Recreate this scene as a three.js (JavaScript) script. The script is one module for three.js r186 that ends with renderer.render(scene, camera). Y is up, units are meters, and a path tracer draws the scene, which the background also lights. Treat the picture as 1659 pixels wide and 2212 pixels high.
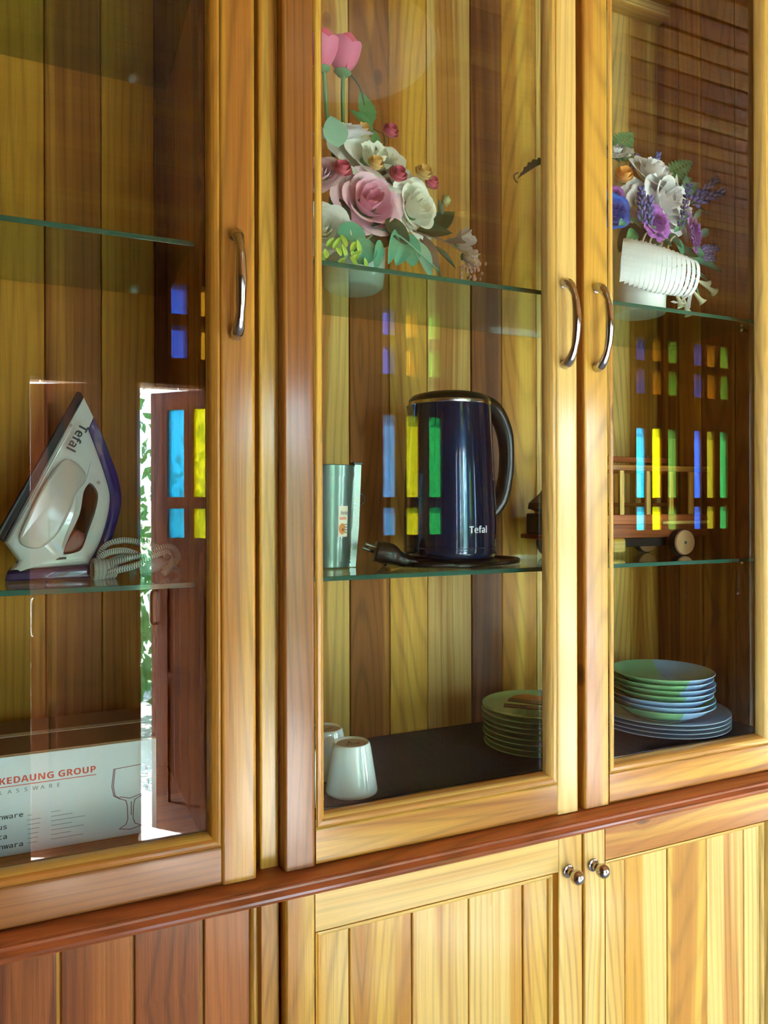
import * as THREE from 'three';
import { mergeGeometries, toCreasedNormals } from 'three/addons/utils/BufferGeometryUtils.js';
import { RoundedBoxGeometry } from 'three/addons/geometries/RoundedBoxGeometry.js';
import { TextGeometry } from 'three/addons/geometries/TextGeometry.js';
import { FontLoader } from 'three/addons/loaders/FontLoader.js';

// ---------------------------------------------------------------- camera, sky, sun, exposure
const EYE = 1.65;                                   // camera height; the cabinet runs along x, its glass faces +z
const W = 1659, H = 2212, F = 1610;
const scene = new THREE.Scene();
const camera = new THREE.PerspectiveCamera(2 * Math.atan(H / 2 / F) * 180 / Math.PI, W / H, 0.02, 200);
camera.position.set(0, EYE, 0);
camera.rotation.set(0, -24 * Math.PI / 180, 0.0028 * -1, 'YXZ');
camera.setViewOffset(W, H, 0, 14, W, H);            // lens shift: horizon a little above the middle
const EXPOSURE = 4.2, SKY = 8.0, SUN = 34;
{
  const w = 256, h = 128, d = new Float32Array(w * h * 4);
  for (let j = 0; j < h; j++) {
    const e = ((j + .5) / h - .5) * Math.PI, t = Math.max(0, Math.sin(e));
    const c = e > 0 ? [.82 - .40 * Math.pow(t, .6), .95 - .28 * Math.pow(t, .6), 1.12 - .08 * t] : [.5, .52, .48];
    for (let i = 0; i < w; i++) d.set([...c, 1], (j * w + i) * 4);
  }
  const t = new THREE.DataTexture(d, w, h, THREE.RGBAFormat, THREE.FloatType);
  t.mapping = THREE.EquirectangularReflectionMapping; t.magFilter = t.minFilter = THREE.LinearFilter; t.needsUpdate = true;
  scene.background = t; scene.backgroundIntensity = SKY;
}
const sun = new THREE.DirectionalLight(0xfffaf2, SUN);
sun.position.set(-7, 14, 11.0); sun.target.position.set(0, 0, 3.0); sun.castShadow = true; sun.shadow.mapSize.set(2048, 2048);
Object.assign(sun.shadow.camera, { left: -14, right: 14, top: 14, bottom: -14, near: 1, far: 40 });
scene.add(sun, sun.target);
const renderer = new THREE.WebGLRenderer({ antialias: true });
renderer.toneMapping = THREE.LinearToneMapping;
renderer.toneMappingExposure = EXPOSURE;
renderer.shadowMap.enabled = true;

// ---------------------------------------------------------------- helpers
const V = (s, h, d) => new THREE.Vector3(s, EYE + h, -d);        // along the cabinet, above the eye, away from the eye
let seed = 7;
const rnd = () => { seed = (seed + 0x6d2b79f5) | 0; let t = Math.imul(seed ^ (seed >>> 15), 1 | seed); t = (t + Math.imul(t ^ (t >>> 7), 61 | t)) ^ t; return ((t ^ (t >>> 14)) >>> 0) / 4294967296; };
const R = (a, b) => a + (b - a) * rnd();
const used = new Map();
const numbered = (n) => { const k = used.get(n) ?? 0; used.set(n, k + 1); return k ? `${n}_${String(k).padStart(3, '0')}` : n; };
function shade(o) { o.traverse((m) => { if (m.isMesh) { m.castShadow = true; m.receiveShadow = true; } }); return o; }
function thing(name, label, category, pos = null, group) {
  const o = new THREE.Group(); o.name = numbered(name); if (pos) o.position.copy(pos);
  o.userData = { label, category }; if (group) o.userData.group = group; scene.add(o); return o;
}
function tag(o, label, category, group) { Object.assign(o.userData, { label, category }); if (group) o.userData.group = group; return o; }
function struct(name, geo, mat, parent = scene) { const m = new THREE.Mesh(geo, mat); m.name = parent === scene ? numbered(name) : name; if (parent === scene) m.userData.kind = 'structure'; parent.add(m); return m; }
function structGroup(name) { const g = new THREE.Group(); g.name = numbered(name); g.userData.kind = 'structure'; scene.add(g); return g; }
function part(name, geo, mat, parent) { const m = new THREE.Mesh(geo, mat); m.name = name; parent.add(m); return m; }
function sub(name, parent) { const g = new THREE.Group(); g.name = name; parent.add(g); return g; }
function copy(o, label) { const c = o.clone(); c.name = numbered(o.name.replace(/_\d{3}$/, '')); c.userData = { ...o.userData }; if (label) c.userData.label = label; scene.add(c); return c; }
const C = (hex) => new THREE.Color(hex);
const mat = (color, roughness = .5, o = {}) => new THREE.MeshPhysicalMaterial({ color, roughness, ...o });

// value noise
function hash(x, y, s) { let h = Math.imul(x | 0, 374761393) + Math.imul(y | 0, 668265263) + Math.imul(s | 0, 982451653); h = Math.imul(h ^ (h >>> 13), 1274126177); return ((h ^ (h >>> 16)) >>> 0) / 4294967296; }
function noise(x, y, s = 0) { const i = Math.floor(x), j = Math.floor(y); let u = x - i, v = y - j; u = u * u * (3 - 2 * u); v = v * v * (3 - 2 * v); const a = hash(i, j, s), b = hash(i + 1, j, s), c = hash(i, j + 1, s), d = hash(i + 1, j + 1, s); return a + (b - a) * u + (c - a) * v + (a - b - c + d) * u * v; }
const fbm = (x, y, s) => (noise(x, y, s) * 4 + noise(x * 2.1, y * 2.1, s + 9) * 2 + noise(x * 4.3, y * 4.3, s + 18)) / 7;
const clamp = (x, a = 0, b = 1) => Math.min(b, Math.max(a, x)), lerp = (a, b, t) => a + (b - a) * t, smooth = (a, b, x) => { const t = clamp((x - a) / (b - a)); return t * t * (3 - 2 * t); };
function dataTex(w, h, fn, srgb = true, wrap = THREE.RepeatWrapping) {
  const d = new Uint8Array(w * h * 4);
  for (let j = 0; j < h; j++) for (let i = 0; i < w; i++) { const c = fn(i / w, j / h); const k = (j * w + i) * 4; d[k] = c[0]; d[k + 1] = c[1]; d[k + 2] = c[2]; d[k + 3] = 255; }
  const t = new THREE.DataTexture(d, w, h); t.wrapS = t.wrapT = wrap; t.magFilter = t.minFilter = THREE.LinearFilter; if (srgb) t.colorSpace = THREE.SRGBColorSpace; t.needsUpdate = true; return t;
}
function canvasTex(w, h, draw) { const c = document.createElement('canvas'); c.width = w; c.height = h; draw(c.getContext('2d'), w, h); const t = new THREE.CanvasTexture(c); t.colorSpace = THREE.SRGBColorSpace; return t; }

// ---------------------------------------------------------------- teak: sapwood is yellow, heartwood brown, with knots and spindle-shaped heart streaks
const TW = .25, TH = 1.0;                            // metres one texture covers
function wood(s, sap, heart, dark, amount, knots = 1) {
  const ks = []; for (let k = 0; k < knots; k++) ks.push([.03 + .19 * hash(k, 3, s), .1 + .8 * hash(k, 5, s), .006 + .005 * hash(k, 7, s)]);
  const cx = .03 + .19 * hash(1, 11, s), cy = -.3 + 1.6 * hash(2, 12, s), ck = .05 + .07 * hash(3, 13, s);
  return dataTex(384, 1024, (u, v) => {
    const x = u * TW, y = v * TH;
    let bend = 0, knot = 0, ring = 0, streak = 0;
    for (const [kx, ky, kr] of ks) {
      const dx = x - kx, dy = y - ky, pull = Math.exp(-(dy * dy) / (kr * kr * 60));
      bend += dx * pull * Math.exp(-(dx * dx) / (kr * kr * 9)) * -.55;
      const e = Math.hypot(dx / kr, dy / (kr * 1.7)); knot = Math.max(knot, 1 - smooth(.45, 1.2, e)); ring = Math.max(ring, Math.exp(-e * e * .4) * (.5 + .5 * Math.sin(e * 9)));
      const wd = kr * 1.7 * Math.max(0, 1 - Math.abs(dy) / .19) * (.8 + .5 * noise(y * 14, 2, s)); streak = Math.max(streak, wd > 0 ? smooth(wd + .0035, wd - .002, Math.abs(dx + .007 * (noise(y * 9, 8, s) - .5))) : 0);
    }
    const wx = x + bend + .012 * (fbm(x * 12, y * 1.8, s) - .5) + .014 * (noise(y * 1.6, 3, s) - .5);
    const tone = fbm(wx * 15, y * .45, s + 40) * .62 + fbm(wx * 55, y * .8, s + 41) * .38;
    const q = .5 + .26 * (.5 - amount), h = clamp(smooth(q - .05, q + .07, tone) + streak * .55);
    const arch = Math.hypot(wx - cx, ck * (y - cy)), phase = arch * 95 + 1.6 * fbm(wx * 20, y * 1.6, s + 5);
    const lines = Math.pow(.5 + .5 * Math.sin(phase * 2 * Math.PI), 4) * (.35 + .9 * noise(wx * 30, y * 1.2, s + 6));
    const fine = noise(wx * 700, y * 7, s + 70) * .55 + noise(wx * 1700, y * 22, s + 71) * .45;
    const k = 1 - .13 * lines - .13 * (fine - .5) + .12 * (fbm(wx * 9, y * .8, s + 80) - .5);
    const dk = clamp(knot * .7 + ring * .25);
    return [0, 1, 2].map((c) => clamp(lerp(lerp(sap[c], heart[c], h), dark[c], dk) * k, 0, 255));
  }, true, THREE.MirroredRepeatWrapping);
}
const SAP = [222, 186, 106], SAP2 = [211, 166, 78], GOLD = [198, 146, 50], HEART = [168, 108, 38], BROWN = [142, 86, 36], DARK = [92, 52, 24];
const TEX = {
  sapA: wood(11, SAP, GOLD, HEART, .36, 1), sapB: wood(12, SAP, SAP2, HEART, .50, 0), sapC: wood(13, SAP, [188, 134, 62], BROWN, .40, 1),
  goldA: wood(21, SAP2, HEART, DARK, .46, 1), goldB: wood(22, [208, 160, 62], HEART, DARK, .44, 1), goldC: wood(23, GOLD, HEART, DARK, .46, 0), goldD: wood(24, [214, 170, 70], [182, 126, 44], DARK, .5, 1),
  heartA: wood(31, [190, 132, 52], [148, 92, 36], DARK, .52, 1), heartB: wood(32, [176, 118, 52], [134, 82, 36], DARK, .56, 1), heartC: wood(33, [152, 98, 48], [110, 66, 34], DARK, .56, 0),
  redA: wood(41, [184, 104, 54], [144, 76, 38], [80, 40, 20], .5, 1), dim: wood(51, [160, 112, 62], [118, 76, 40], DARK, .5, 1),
};
const bumpTex = dataTex(512, 512, (u, v) => { const g = 128 + 90 * (noise(u * 160, v * 12, 3) - .5) + 70 * (noise(u * 60, v * 4, 4) - .5) + 50 * (noise(u * 300, v * 40, 6) - .5); return [g, g, g]; }, false);
const woodMats = new Map();
function wm(key, varnish = 1, tint = '#ffffff') {
  const id = key + varnish + tint;
  if (!woodMats.has(id)) woodMats.set(id, mat(tint, .5, { map: TEX[key], bumpMap: bumpTex, bumpScale: .0005, specularIntensity: .4, clearcoat: varnish ? .6 : .1, clearcoatRoughness: varnish ? .15 : .25 }));
  return woodMats.get(id);
}
// closed outline (a, b) swept along an axis: y -> (x, z) outline, x -> (y, z), z -> (x, y)
function prism(pts, l0, l1, axis = 'y', crease = .6) {
  let area = 0; for (let i = 0; i < pts.length; i++) { const p = pts[i], q = pts[(i + 1) % pts.length]; area += p[0] * q[1] - q[0] * p[1]; }
  if (area < 0) pts = pts.slice().reverse();
  const flip = axis === 'y', put = axis === 'y' ? (p, l) => [p[0], l, p[1]] : axis === 'x' ? (p, l) => [l, p[0], p[1]] : (p, l) => [p[0], p[1], l];
  const pos = [], nor = [], n = pts.length, dir = (m) => { const v = axis === 'y' ? [m[0], 0, m[1]] : axis === 'x' ? [0, m[0], m[1]] : [m[0], m[1], 0]; return v; };
  const tri = (a, b, c, na, nb, nc) => { if (flip) { [b, c] = [c, b]; [nb, nc] = [nc, nb]; } pos.push(...a, ...b, ...c); nor.push(...na, ...nb, ...nc); };
  const E = pts.map((p, i) => { const q = pts[(i + 1) % n], dx = q[0] - p[0], dy = q[1] - p[1], L = Math.hypot(dx, dy) || 1e-9; return [dy / L, -dx / L, L]; });
  const at = (i, j) => { const e = E[i], o = E[j]; if (e[0] * o[0] + e[1] * o[1] < Math.cos(crease || 1e-3)) return [e[0], e[1]]; const x = e[0] * e[2] + o[0] * o[2], y = e[1] * e[2] + o[1] * o[2], L = Math.hypot(x, y); return [x / L, y / L]; };
  for (let i = 0; i < n; i++) {
    const p = pts[i], q = pts[(i + 1) % n], A = dir(at(i, (i + n - 1) % n)), B = dir(at(i, (i + 1) % n));
    tri(put(p, l0), put(q, l0), put(q, l1), A, B, B); tri(put(p, l0), put(q, l1), put(p, l1), A, B, A);
  }
  const faces = THREE.ShapeUtils.triangulateShape(pts.map((p) => new THREE.Vector2(...p)), []), c0 = axis === 'y' ? [0, -1, 0] : axis === 'x' ? [-1, 0, 0] : [0, 0, -1], c1 = c0.map((x) => -x);
  for (const [a, b, c] of faces) { tri(put(pts[a], l0), put(pts[c], l0), put(pts[b], l0), c0, c0, c0); tri(put(pts[a], l1), put(pts[b], l1), put(pts[c], l1), c1, c1, c1); }
  const g = new THREE.BufferGeometry(); g.setAttribute('position', new THREE.Float32BufferAttribute(pos, 3)); g.setAttribute('normal', new THREE.Float32BufferAttribute(nor, 3)); return g;
}
function woodUV(g, grain = 'y', ou = rnd() * 2, ov = rnd() * 2) {
  if (g.index) g = g.toNonIndexed();
  const gi = 'xyz'.indexOf(grain), p = g.attributes.position, uv = new Float32Array(p.count * 2), A = new THREE.Vector3(), B = new THREE.Vector3(), D = new THREE.Vector3();
  for (let i = 0; i < p.count; i += 3) {
    A.fromBufferAttribute(p, i); B.fromBufferAttribute(p, i + 1).sub(A); D.fromBufferAttribute(p, i + 2).sub(A); const n = B.cross(D).toArray().map(Math.abs);
    const o = [0, 1, 2].filter((k) => k !== gi), end = n[gi] > Math.max(n[o[0]], n[o[1]]), c = n[o[0]] > n[o[1]] ? o[1] : o[0];
    for (let k = 0; k < 3; k++) { const q = [p.getX(i + k), p.getY(i + k), p.getZ(i + k)]; uv[(i + k) * 2] = (end ? q[o[0]] : q[c]) / TW + ou; uv[(i + k) * 2 + 1] = (end ? q[o[1]] * .3 : q[gi]) / TH + ov; }
  }
  g.setAttribute('uv', new THREE.BufferAttribute(uv, 2)); return g;
}
// outline of a board whose front (+b) corners are rounded
function board(a0, a1, b0, b1, r = .003, n = 4) {
  const pts = [[a0, b0], [a1, b0]];
  for (let k = 0; k <= n; k++) { const t = k / n * Math.PI / 2; pts.push([a1 - r + r * Math.cos(t), b1 - r + r * Math.sin(t)]); }
  for (let k = 0; k <= n; k++) { const t = Math.PI / 2 + k / n * Math.PI / 2; pts.push([a0 + r + r * Math.cos(t), b1 - r + r * Math.sin(t)]); }
  return pts;
}
const boardY = (s0, s1, h0, h1, d0, d1, r = .003) => woodUV(prism(board(s0, s1, -d1, -d0, r), EYE + h0, EYE + h1, 'y'), 'y');   // upright; d0 front, d1 back
const boardX = (s0, s1, h0, h1, d0, d1, r = .003) => woodUV(prism(board(EYE + h0, EYE + h1, -d1, -d0, r), s0, s1, 'x'), 'x');   // lying
const block = (s0, s1, h0, h1, d0, d1, grain = 'y') => { const g = new THREE.BoxGeometry(s1 - s0, h1 - h0, d1 - d0); g.translate((s0 + s1) / 2, EYE + (h0 + h1) / 2, -(d0 + d1) / 2); return woodUV(g, grain); };
// mitred moulding round a rectangle: profile points (inset, depth)
function frameSides(s0, s1, h0, h1, prof) {
  const at = (side, i) => ({ l: [[s0 + i, h0 + i], [s0 + i, h1 - i]], r: [[s1 - i, h1 - i], [s1 - i, h0 + i]], b: [[s1 - i, h0 + i], [s0 + i, h0 + i]], t: [[s0 + i, h1 - i], [s1 - i, h1 - i]] })[side];
  return ['l', 'r', 'b', 't'].map((side) => {
    const pos = [];
    for (let k = 0; k + 1 < prof.length; k++) { const [i0, d0] = prof[k], [i1, d1] = prof[k + 1], [a, b] = at(side, i0).map((p) => V(p[0], p[1], d0).toArray()), [c, d] = at(side, i1).map((p) => V(p[0], p[1], d1).toArray()); pos.push(...a, ...c, ...d, ...a, ...d, ...b); }
    const g = new THREE.BufferGeometry(); g.setAttribute('position', new THREE.Float32BufferAttribute(pos, 3)); g.computeVertexNormals();
    return woodUV(toCreasedNormals(g, .8), side === 'l' || side === 'r' ? 'y' : 'x');
  });
}
// tube of varying radius through points
function sweep(pts, radii, seg = 40, around = 12, squash = 1) {
  const c = new THREE.CatmullRomCurve3(pts), fr = c.computeFrenetFrames(seg, false), pos = [], idx = [], uv = [];
  for (let i = 0; i <= seg; i++) {
    const t = i / seg, p = c.getPoint(t), f = t * (radii.length - 1), k = Math.min(radii.length - 2, Math.floor(f)), e = f - k, r = lerp(radii[k], radii[k + 1], e * e * (3 - 2 * e));
    const q = c.getPointAt ? c.getTangent(t) : null, N = fr.normals[i], B = fr.binormals[i];
    for (let j = 0; j <= around; j++) { const a = j / around * 2 * Math.PI, x = Math.cos(a) * r, y = Math.sin(a) * r * squash; pos.push(p.x + N.x * x + B.x * y, p.y + N.y * x + B.y * y, p.z + N.z * x + B.z * y); uv.push(t, j / around); }
  }
  const m = around + 1;
  for (let i = 0; i < seg; i++) for (let j = 0; j < around; j++) { const a = i * m + j, b = a + m; idx.push(a, b, a + 1, b, b + 1, a + 1); }
  for (const [i, s] of [[0, 1], [seg, -1]]) { const p = c.getPoint(i / seg), o = pos.length / 3; pos.push(p.x, p.y, p.z); uv.push(0, 0); for (let j = 0; j < around; j++) s > 0 ? idx.push(o, i * m + j, i * m + j + 1) : idx.push(o, i * m + j + 1, i * m + j); }
  const g = new THREE.BufferGeometry(); g.setAttribute('position', new THREE.Float32BufferAttribute(pos, 3)); g.setAttribute('uv', new THREE.Float32BufferAttribute(uv, 2)); g.setIndex(idx); g.computeVertexNormals();
  const n = g.attributes.normal, p0 = new THREE.Vector3().fromBufferAttribute(g.attributes.position, Math.floor(m * seg / 2)), cc = c.getPoint(Math.floor(seg / 2) / seg), nn = new THREE.Vector3().fromBufferAttribute(n, Math.floor(m * seg / 2));
  if (nn.dot(p0.sub(cc)) < 0) { const I = g.index.array; for (let i = 0; i < I.length; i += 3) { const t = I[i]; I[i] = I[i + 1]; I[i + 1] = t; } g.computeVertexNormals(); }
  return g;
}
const lathe = (pts, seg = 48) => new THREE.LatheGeometry(pts.map((p) => new THREE.Vector2(...p)), seg);
const font = await new FontLoader().loadAsync('fonts/droid/droid_sans_bold.typeface.json');
const glassPane = mat('#f4fbf7', 0, { transmission: 1, thickness: 0, ior: 1.62, specularIntensity: 1 });
const shelfGlass = mat('#e6f3ec', 0, { transmission: 1, thickness: 0, ior: 1.5 });
const shelfEdge = mat('#1f5a4c', .12, { clearcoat: 1, clearcoatRoughness: .05 });
const chrome = mat('#c9c7c6', .16, { metalness: 1 });
const steel = mat('#d3dade', .22, { metalness: 1 });
const blackPlastic = mat('#0b0c0f', .32, { clearcoat: .25 });
const screwMat = mat('#8c8a86', .35, { metalness: 1 });

// ---------------------------------------------------------------- the room behind the camera (seen in the cabinet glass)
const WALL = 1.824, X0 = -2.2, X1 = 5.8, CEIL = 1.16, FLOOR = -EYE;
const dz = (a) => -a;                                // depth given to block()/V() is minus z
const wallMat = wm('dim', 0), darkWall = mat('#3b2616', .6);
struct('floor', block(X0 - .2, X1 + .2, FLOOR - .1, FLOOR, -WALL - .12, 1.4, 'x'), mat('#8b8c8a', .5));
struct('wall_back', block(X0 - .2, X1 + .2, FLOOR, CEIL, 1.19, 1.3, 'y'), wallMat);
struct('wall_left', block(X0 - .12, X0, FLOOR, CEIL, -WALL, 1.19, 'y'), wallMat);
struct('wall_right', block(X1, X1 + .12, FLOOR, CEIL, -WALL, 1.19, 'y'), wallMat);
{
  const c = structGroup('ceiling');
  part('ceiling_deck', block(X0 - .2, X1 + .2, CEIL + .02, CEIL + .1, -WALL - .12, 1.3, 'x'), darkWall, c);
  const mats = [wm('heartA', 0), wm('goldC', 0), wm('heartB', 0), wm('goldB', 0)];
  for (let k = 0, z = -1.19; z < WALL; k++, z += .066) part('plank', woodUV(prism(board(-(z + .061), -z, -(CEIL + .02), -CEIL, .004).map(([a, b]) => [-b + EYE, -a]), X0, X1, 'x'), 'x'), mats[Math.floor(rnd() * 4)], c);
}
const openings = [[-.088, .770, FLOOR, .56], [.792, 1.22, FLOOR, .56], [2.58, 3.06, FLOOR, .56], [4.34, 5.1, FLOOR, .56]];
const paneRows = [[.684, .834], [.888, 1.027]], lowRows = [[-.155, -.012], [.044, .472]];
const transoms = [[.503, .135], [1.567, .135], [3.26, .130], [3.735, .114]];           // left edge of the first pane, pitch; pane .072 wide
const leaves = [[1.505, .47, [1.567, .135]], [3.20, .445, [3.26, .130]], [3.68, .42, [3.735, .114]]];
{
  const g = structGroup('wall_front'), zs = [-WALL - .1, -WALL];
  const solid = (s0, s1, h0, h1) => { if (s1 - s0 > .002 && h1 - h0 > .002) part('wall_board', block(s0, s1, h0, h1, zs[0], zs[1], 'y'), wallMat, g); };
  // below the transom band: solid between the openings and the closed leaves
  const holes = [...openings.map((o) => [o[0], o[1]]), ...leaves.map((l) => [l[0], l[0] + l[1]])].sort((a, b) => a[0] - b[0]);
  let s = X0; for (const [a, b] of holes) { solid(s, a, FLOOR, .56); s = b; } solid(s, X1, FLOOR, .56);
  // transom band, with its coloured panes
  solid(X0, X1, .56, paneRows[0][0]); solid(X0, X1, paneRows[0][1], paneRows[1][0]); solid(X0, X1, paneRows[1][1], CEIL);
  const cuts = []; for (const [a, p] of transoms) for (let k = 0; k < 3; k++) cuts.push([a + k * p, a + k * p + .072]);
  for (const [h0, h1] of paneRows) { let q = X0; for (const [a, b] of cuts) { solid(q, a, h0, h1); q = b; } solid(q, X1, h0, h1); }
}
const stained = (c, o = {}) => mat(c, .8, { transmission: 1, thickness: 0, ior: 1.5, ...o });
const SG = { cyan: stained('#1fc0ee'), yellow: stained('#f2de10'), green: stained('#2fb04a'), blue: stained('#2a55b0'), orange: stained('#d08a18'), olive: stained('#b3a41a'), lime: stained('#7fc23c'), sky: stained('#4a86b4') };
transoms.forEach(([a, p], n) => {
  const g = structGroup(`window_${n + 1}`), cs = [SG.blue, SG.orange, SG.lime];
  for (const [h0, h1] of paneRows) for (let k = 0; k < 3; k++) part('pane', new THREE.PlaneGeometry(.072, h1 - h0).translate(a + k * p + .036, EYE + (h0 + h1) / 2, WALL + .006), cs[k], g);
});
// a door leaf built at its own origin: width w along +x from the hinge side at 0, standing on y = 0
function leaf(g, w, panes, pw, colours, top, foot, m, hz = 1) {
  const T = .035, hh = top - foot, y = (h) => h - foot, put = (n, s0, s1, a, b, mm = m, t = T, grain = 'y') => { const q = new THREE.BoxGeometry(s1 - s0, b - a, t); q.translate((s0 + s1) / 2, (a + b) / 2, 0); return part(n, woodUV(q, grain), mm, g); };
  const a = panes[0], e = panes.at(-1) + pw;
  put('stile', 0, a, 0, hh); put('stile', e, w, 0, hh);
  put('rail', a, e, y(lowRows[1][1]), hh, m, T, 'x'); put('rail', a, e, y(lowRows[0][1]), y(lowRows[1][0]), m, T, 'x'); put('rail', a, e, y(-.40), y(lowRows[0][0]), m, T, 'x'); put('rail', a, e, y(-.885), y(-.82), m, T, 'x'); put('rail', a, e, 0, .14, m, T, 'x');
  for (const [h0, h1] of lowRows) for (let k = 0; k < panes.length; k++) {
    const q = part('pane', new THREE.PlaneGeometry(pw, h1 - h0).translate(panes[k] + pw / 2, y((h0 + h1) / 2), 0), colours[k], g);
    if (k + 1 < panes.length) put('muntin', panes[k] + pw, panes[k + 1], y(h0), y(h1), m, .028);
  }
  for (const [b0, b1] of [[y(-.82), y(-.40)], [.14, y(-.885)]]) { put('door_panel', a, e, b0, b1, m, .014); const q = new RoundedBoxGeometry(e - a - .06, b1 - b0 - .06, .026, 2, .008).translate((a + e) / 2, (b0 + b1) / 2, 0); part('raised_panel', woodUV(q, 'y'), m, g); }
  const hp = new THREE.CatmullRomCurve3([[.03, y(-.42), -.018], [.03, y(-.42), -.05], [.03, y(-.50), -.055], [.03, y(-.58), -.05], [.03, y(-.58), -.018]].map((p) => new THREE.Vector3(w - p[0], p[1], p[2] * hz)));
  part('door_handle', new THREE.TubeGeometry(hp, 20, .009, 8), chrome, g);
}
const leafMat = wm('heartB', 1, '#d8b6a8');
{
  // two leaves of the first doorway, ajar, hinged on their +x edges and swung outwards; built from hinge 0 towards +x, so turned half round
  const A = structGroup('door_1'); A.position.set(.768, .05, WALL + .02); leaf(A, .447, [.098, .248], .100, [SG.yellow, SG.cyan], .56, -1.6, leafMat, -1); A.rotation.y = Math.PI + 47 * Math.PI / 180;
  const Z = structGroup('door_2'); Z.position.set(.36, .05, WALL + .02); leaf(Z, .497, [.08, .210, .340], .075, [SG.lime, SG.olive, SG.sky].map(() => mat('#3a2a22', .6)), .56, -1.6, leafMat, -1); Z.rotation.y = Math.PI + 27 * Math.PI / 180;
  const cols = [[stained('#3a6d96'), stained('#9c9210'), stained('#1f8038')], [SG.cyan, SG.yellow, stained('#4d7a30')], [SG.blue, stained('#7d7418'), stained('#237a3a')]];  // deeper tints on some panes stand in for porch shade behind them
  leaves.forEach(([s, w, [a, p]], k) => { const g = structGroup(`door_${k + 3}`); g.position.set(s, 0, WALL + .018); leaf(g, w, [0, 1, 2].map((i) => a - s + i * p), .074 - (k === 2 ? .008 : 0), cols[k], .56, FLOOR, wm('dim', 1)); });
}
{
  const l = thing('ceiling_lamp', 'round pale ceiling lamp with a thin brass rim, mirrored in the middle pane', 'ceiling lamp', new THREE.Vector3(.665, EYE + CEIL, .04));
  part('lamp_shade', lathe([[.001, -.07], [.09, -.066], [.18, -.052], [.225, -.03], [.24, -.008]], 48), mat('#e9dcc4', .45), l);
  part('lamp_rim', lathe([[.238, -.012], [.246, -.016], [.25, -.008], [.246, 0], [.23, 0]], 48), mat('#b98d4a', .25, { metalness: 1 }), l);
}
// outdoors: pale yard, eave and planting in the sun
struct('ground', block(X0 - 12, X1 + 12, FLOOR - .15, FLOOR - .05, -24, -WALL - .1, 'x'), mat('#bcbab2', .9));
{
  const g = structGroup('porch_beam');                  // pale fascia boards of the porch roof
  for (let k = 0; k < 34; k++) part('plank', woodUV(new RoundedBoxGeometry(.232, .15, .03, 1, .004).translate(X0 + .12 + k * .238, EYE + .735, WALL + .82), 'y'), mat(k % 2 ? '#d9c2a6' : '#cdb395', .7), g);
}
{
  const leafG = new THREE.BufferGeometry(); leafG.setAttribute('position', new THREE.Float32BufferAttribute([0, 0, 0, .5, .5, .12, 0, 1, 0, 0, 0, 0, 0, 1, 0, -.5, .5, .12], 3)); leafG.computeVertexNormals();
  const spots = [[-1.6, 5.2, 2.4], [.45, 6.1, 3.2], [1.75, 4.8, 2.0], [1.9, 6.0, 3.0], [3.3, 5.2, 2.5], [4.6, 6.0, 2.8], [6.0, 5.2, 2.4], [.25, 4.2, 1.2], [2.6, 4.4, 1.3]];
  const labels = ['broad green garden tree farthest left beyond the doors', 'tall green garden tree behind the narrow door gap', 'green garden bush before the second doorway', 'tall leafy tree beside the second doorway', 'leafy tree in front of the third doorway', 'tall leafy tree past the fourth doorway', 'leafy tree at the far right of the yard', 'low green shrub just outside the ajar doors', 'low green shrub outside the third doorway'];
  spots.forEach(([x, z, h], n) => {
    const t = thing('garden_tree', labels[n], 'tree', new THREE.Vector3(x, -.05, z));
    part('trunk', sweep([new THREE.Vector3(0, 0, 0), new THREE.Vector3(.05, h * .3, .02), new THREE.Vector3(-.02, h * .7, 0)], [.06, .045, .02], 10, 8), mat('#5d4a38', .9), t);
    const N = 1500, f = new THREE.InstancedMesh(leafG, mat(n % 2 ? '#4f9a52' : '#5aa67e', .5, { side: THREE.DoubleSide, transmission: .35 }), N), M = new THREE.Matrix4(), q = new THREE.Quaternion(), e = new THREE.Euler();
    for (let i = 0; i < N; i++) { const a = R(0, 6.28), v = R(.05, 1), r = Math.sqrt(rnd()) * (n === 1 ? .6 : .85) * Math.sin(Math.PI * (.1 + .8 * v)), s = R(.06, .15); q.setFromEuler(e.set(R(-1, 1), R(0, 6.3), R(-1.2, 1.2))); M.compose(new THREE.Vector3(Math.cos(a) * r, .15 + v * h, Math.sin(a) * r), q, new THREE.Vector3(s * .6, s, s)); f.setMatrixAt(i, M); }
    f.name = 'foliage'; f.userData.kind = 'stuff'; t.add(f);
  });
}

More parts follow.
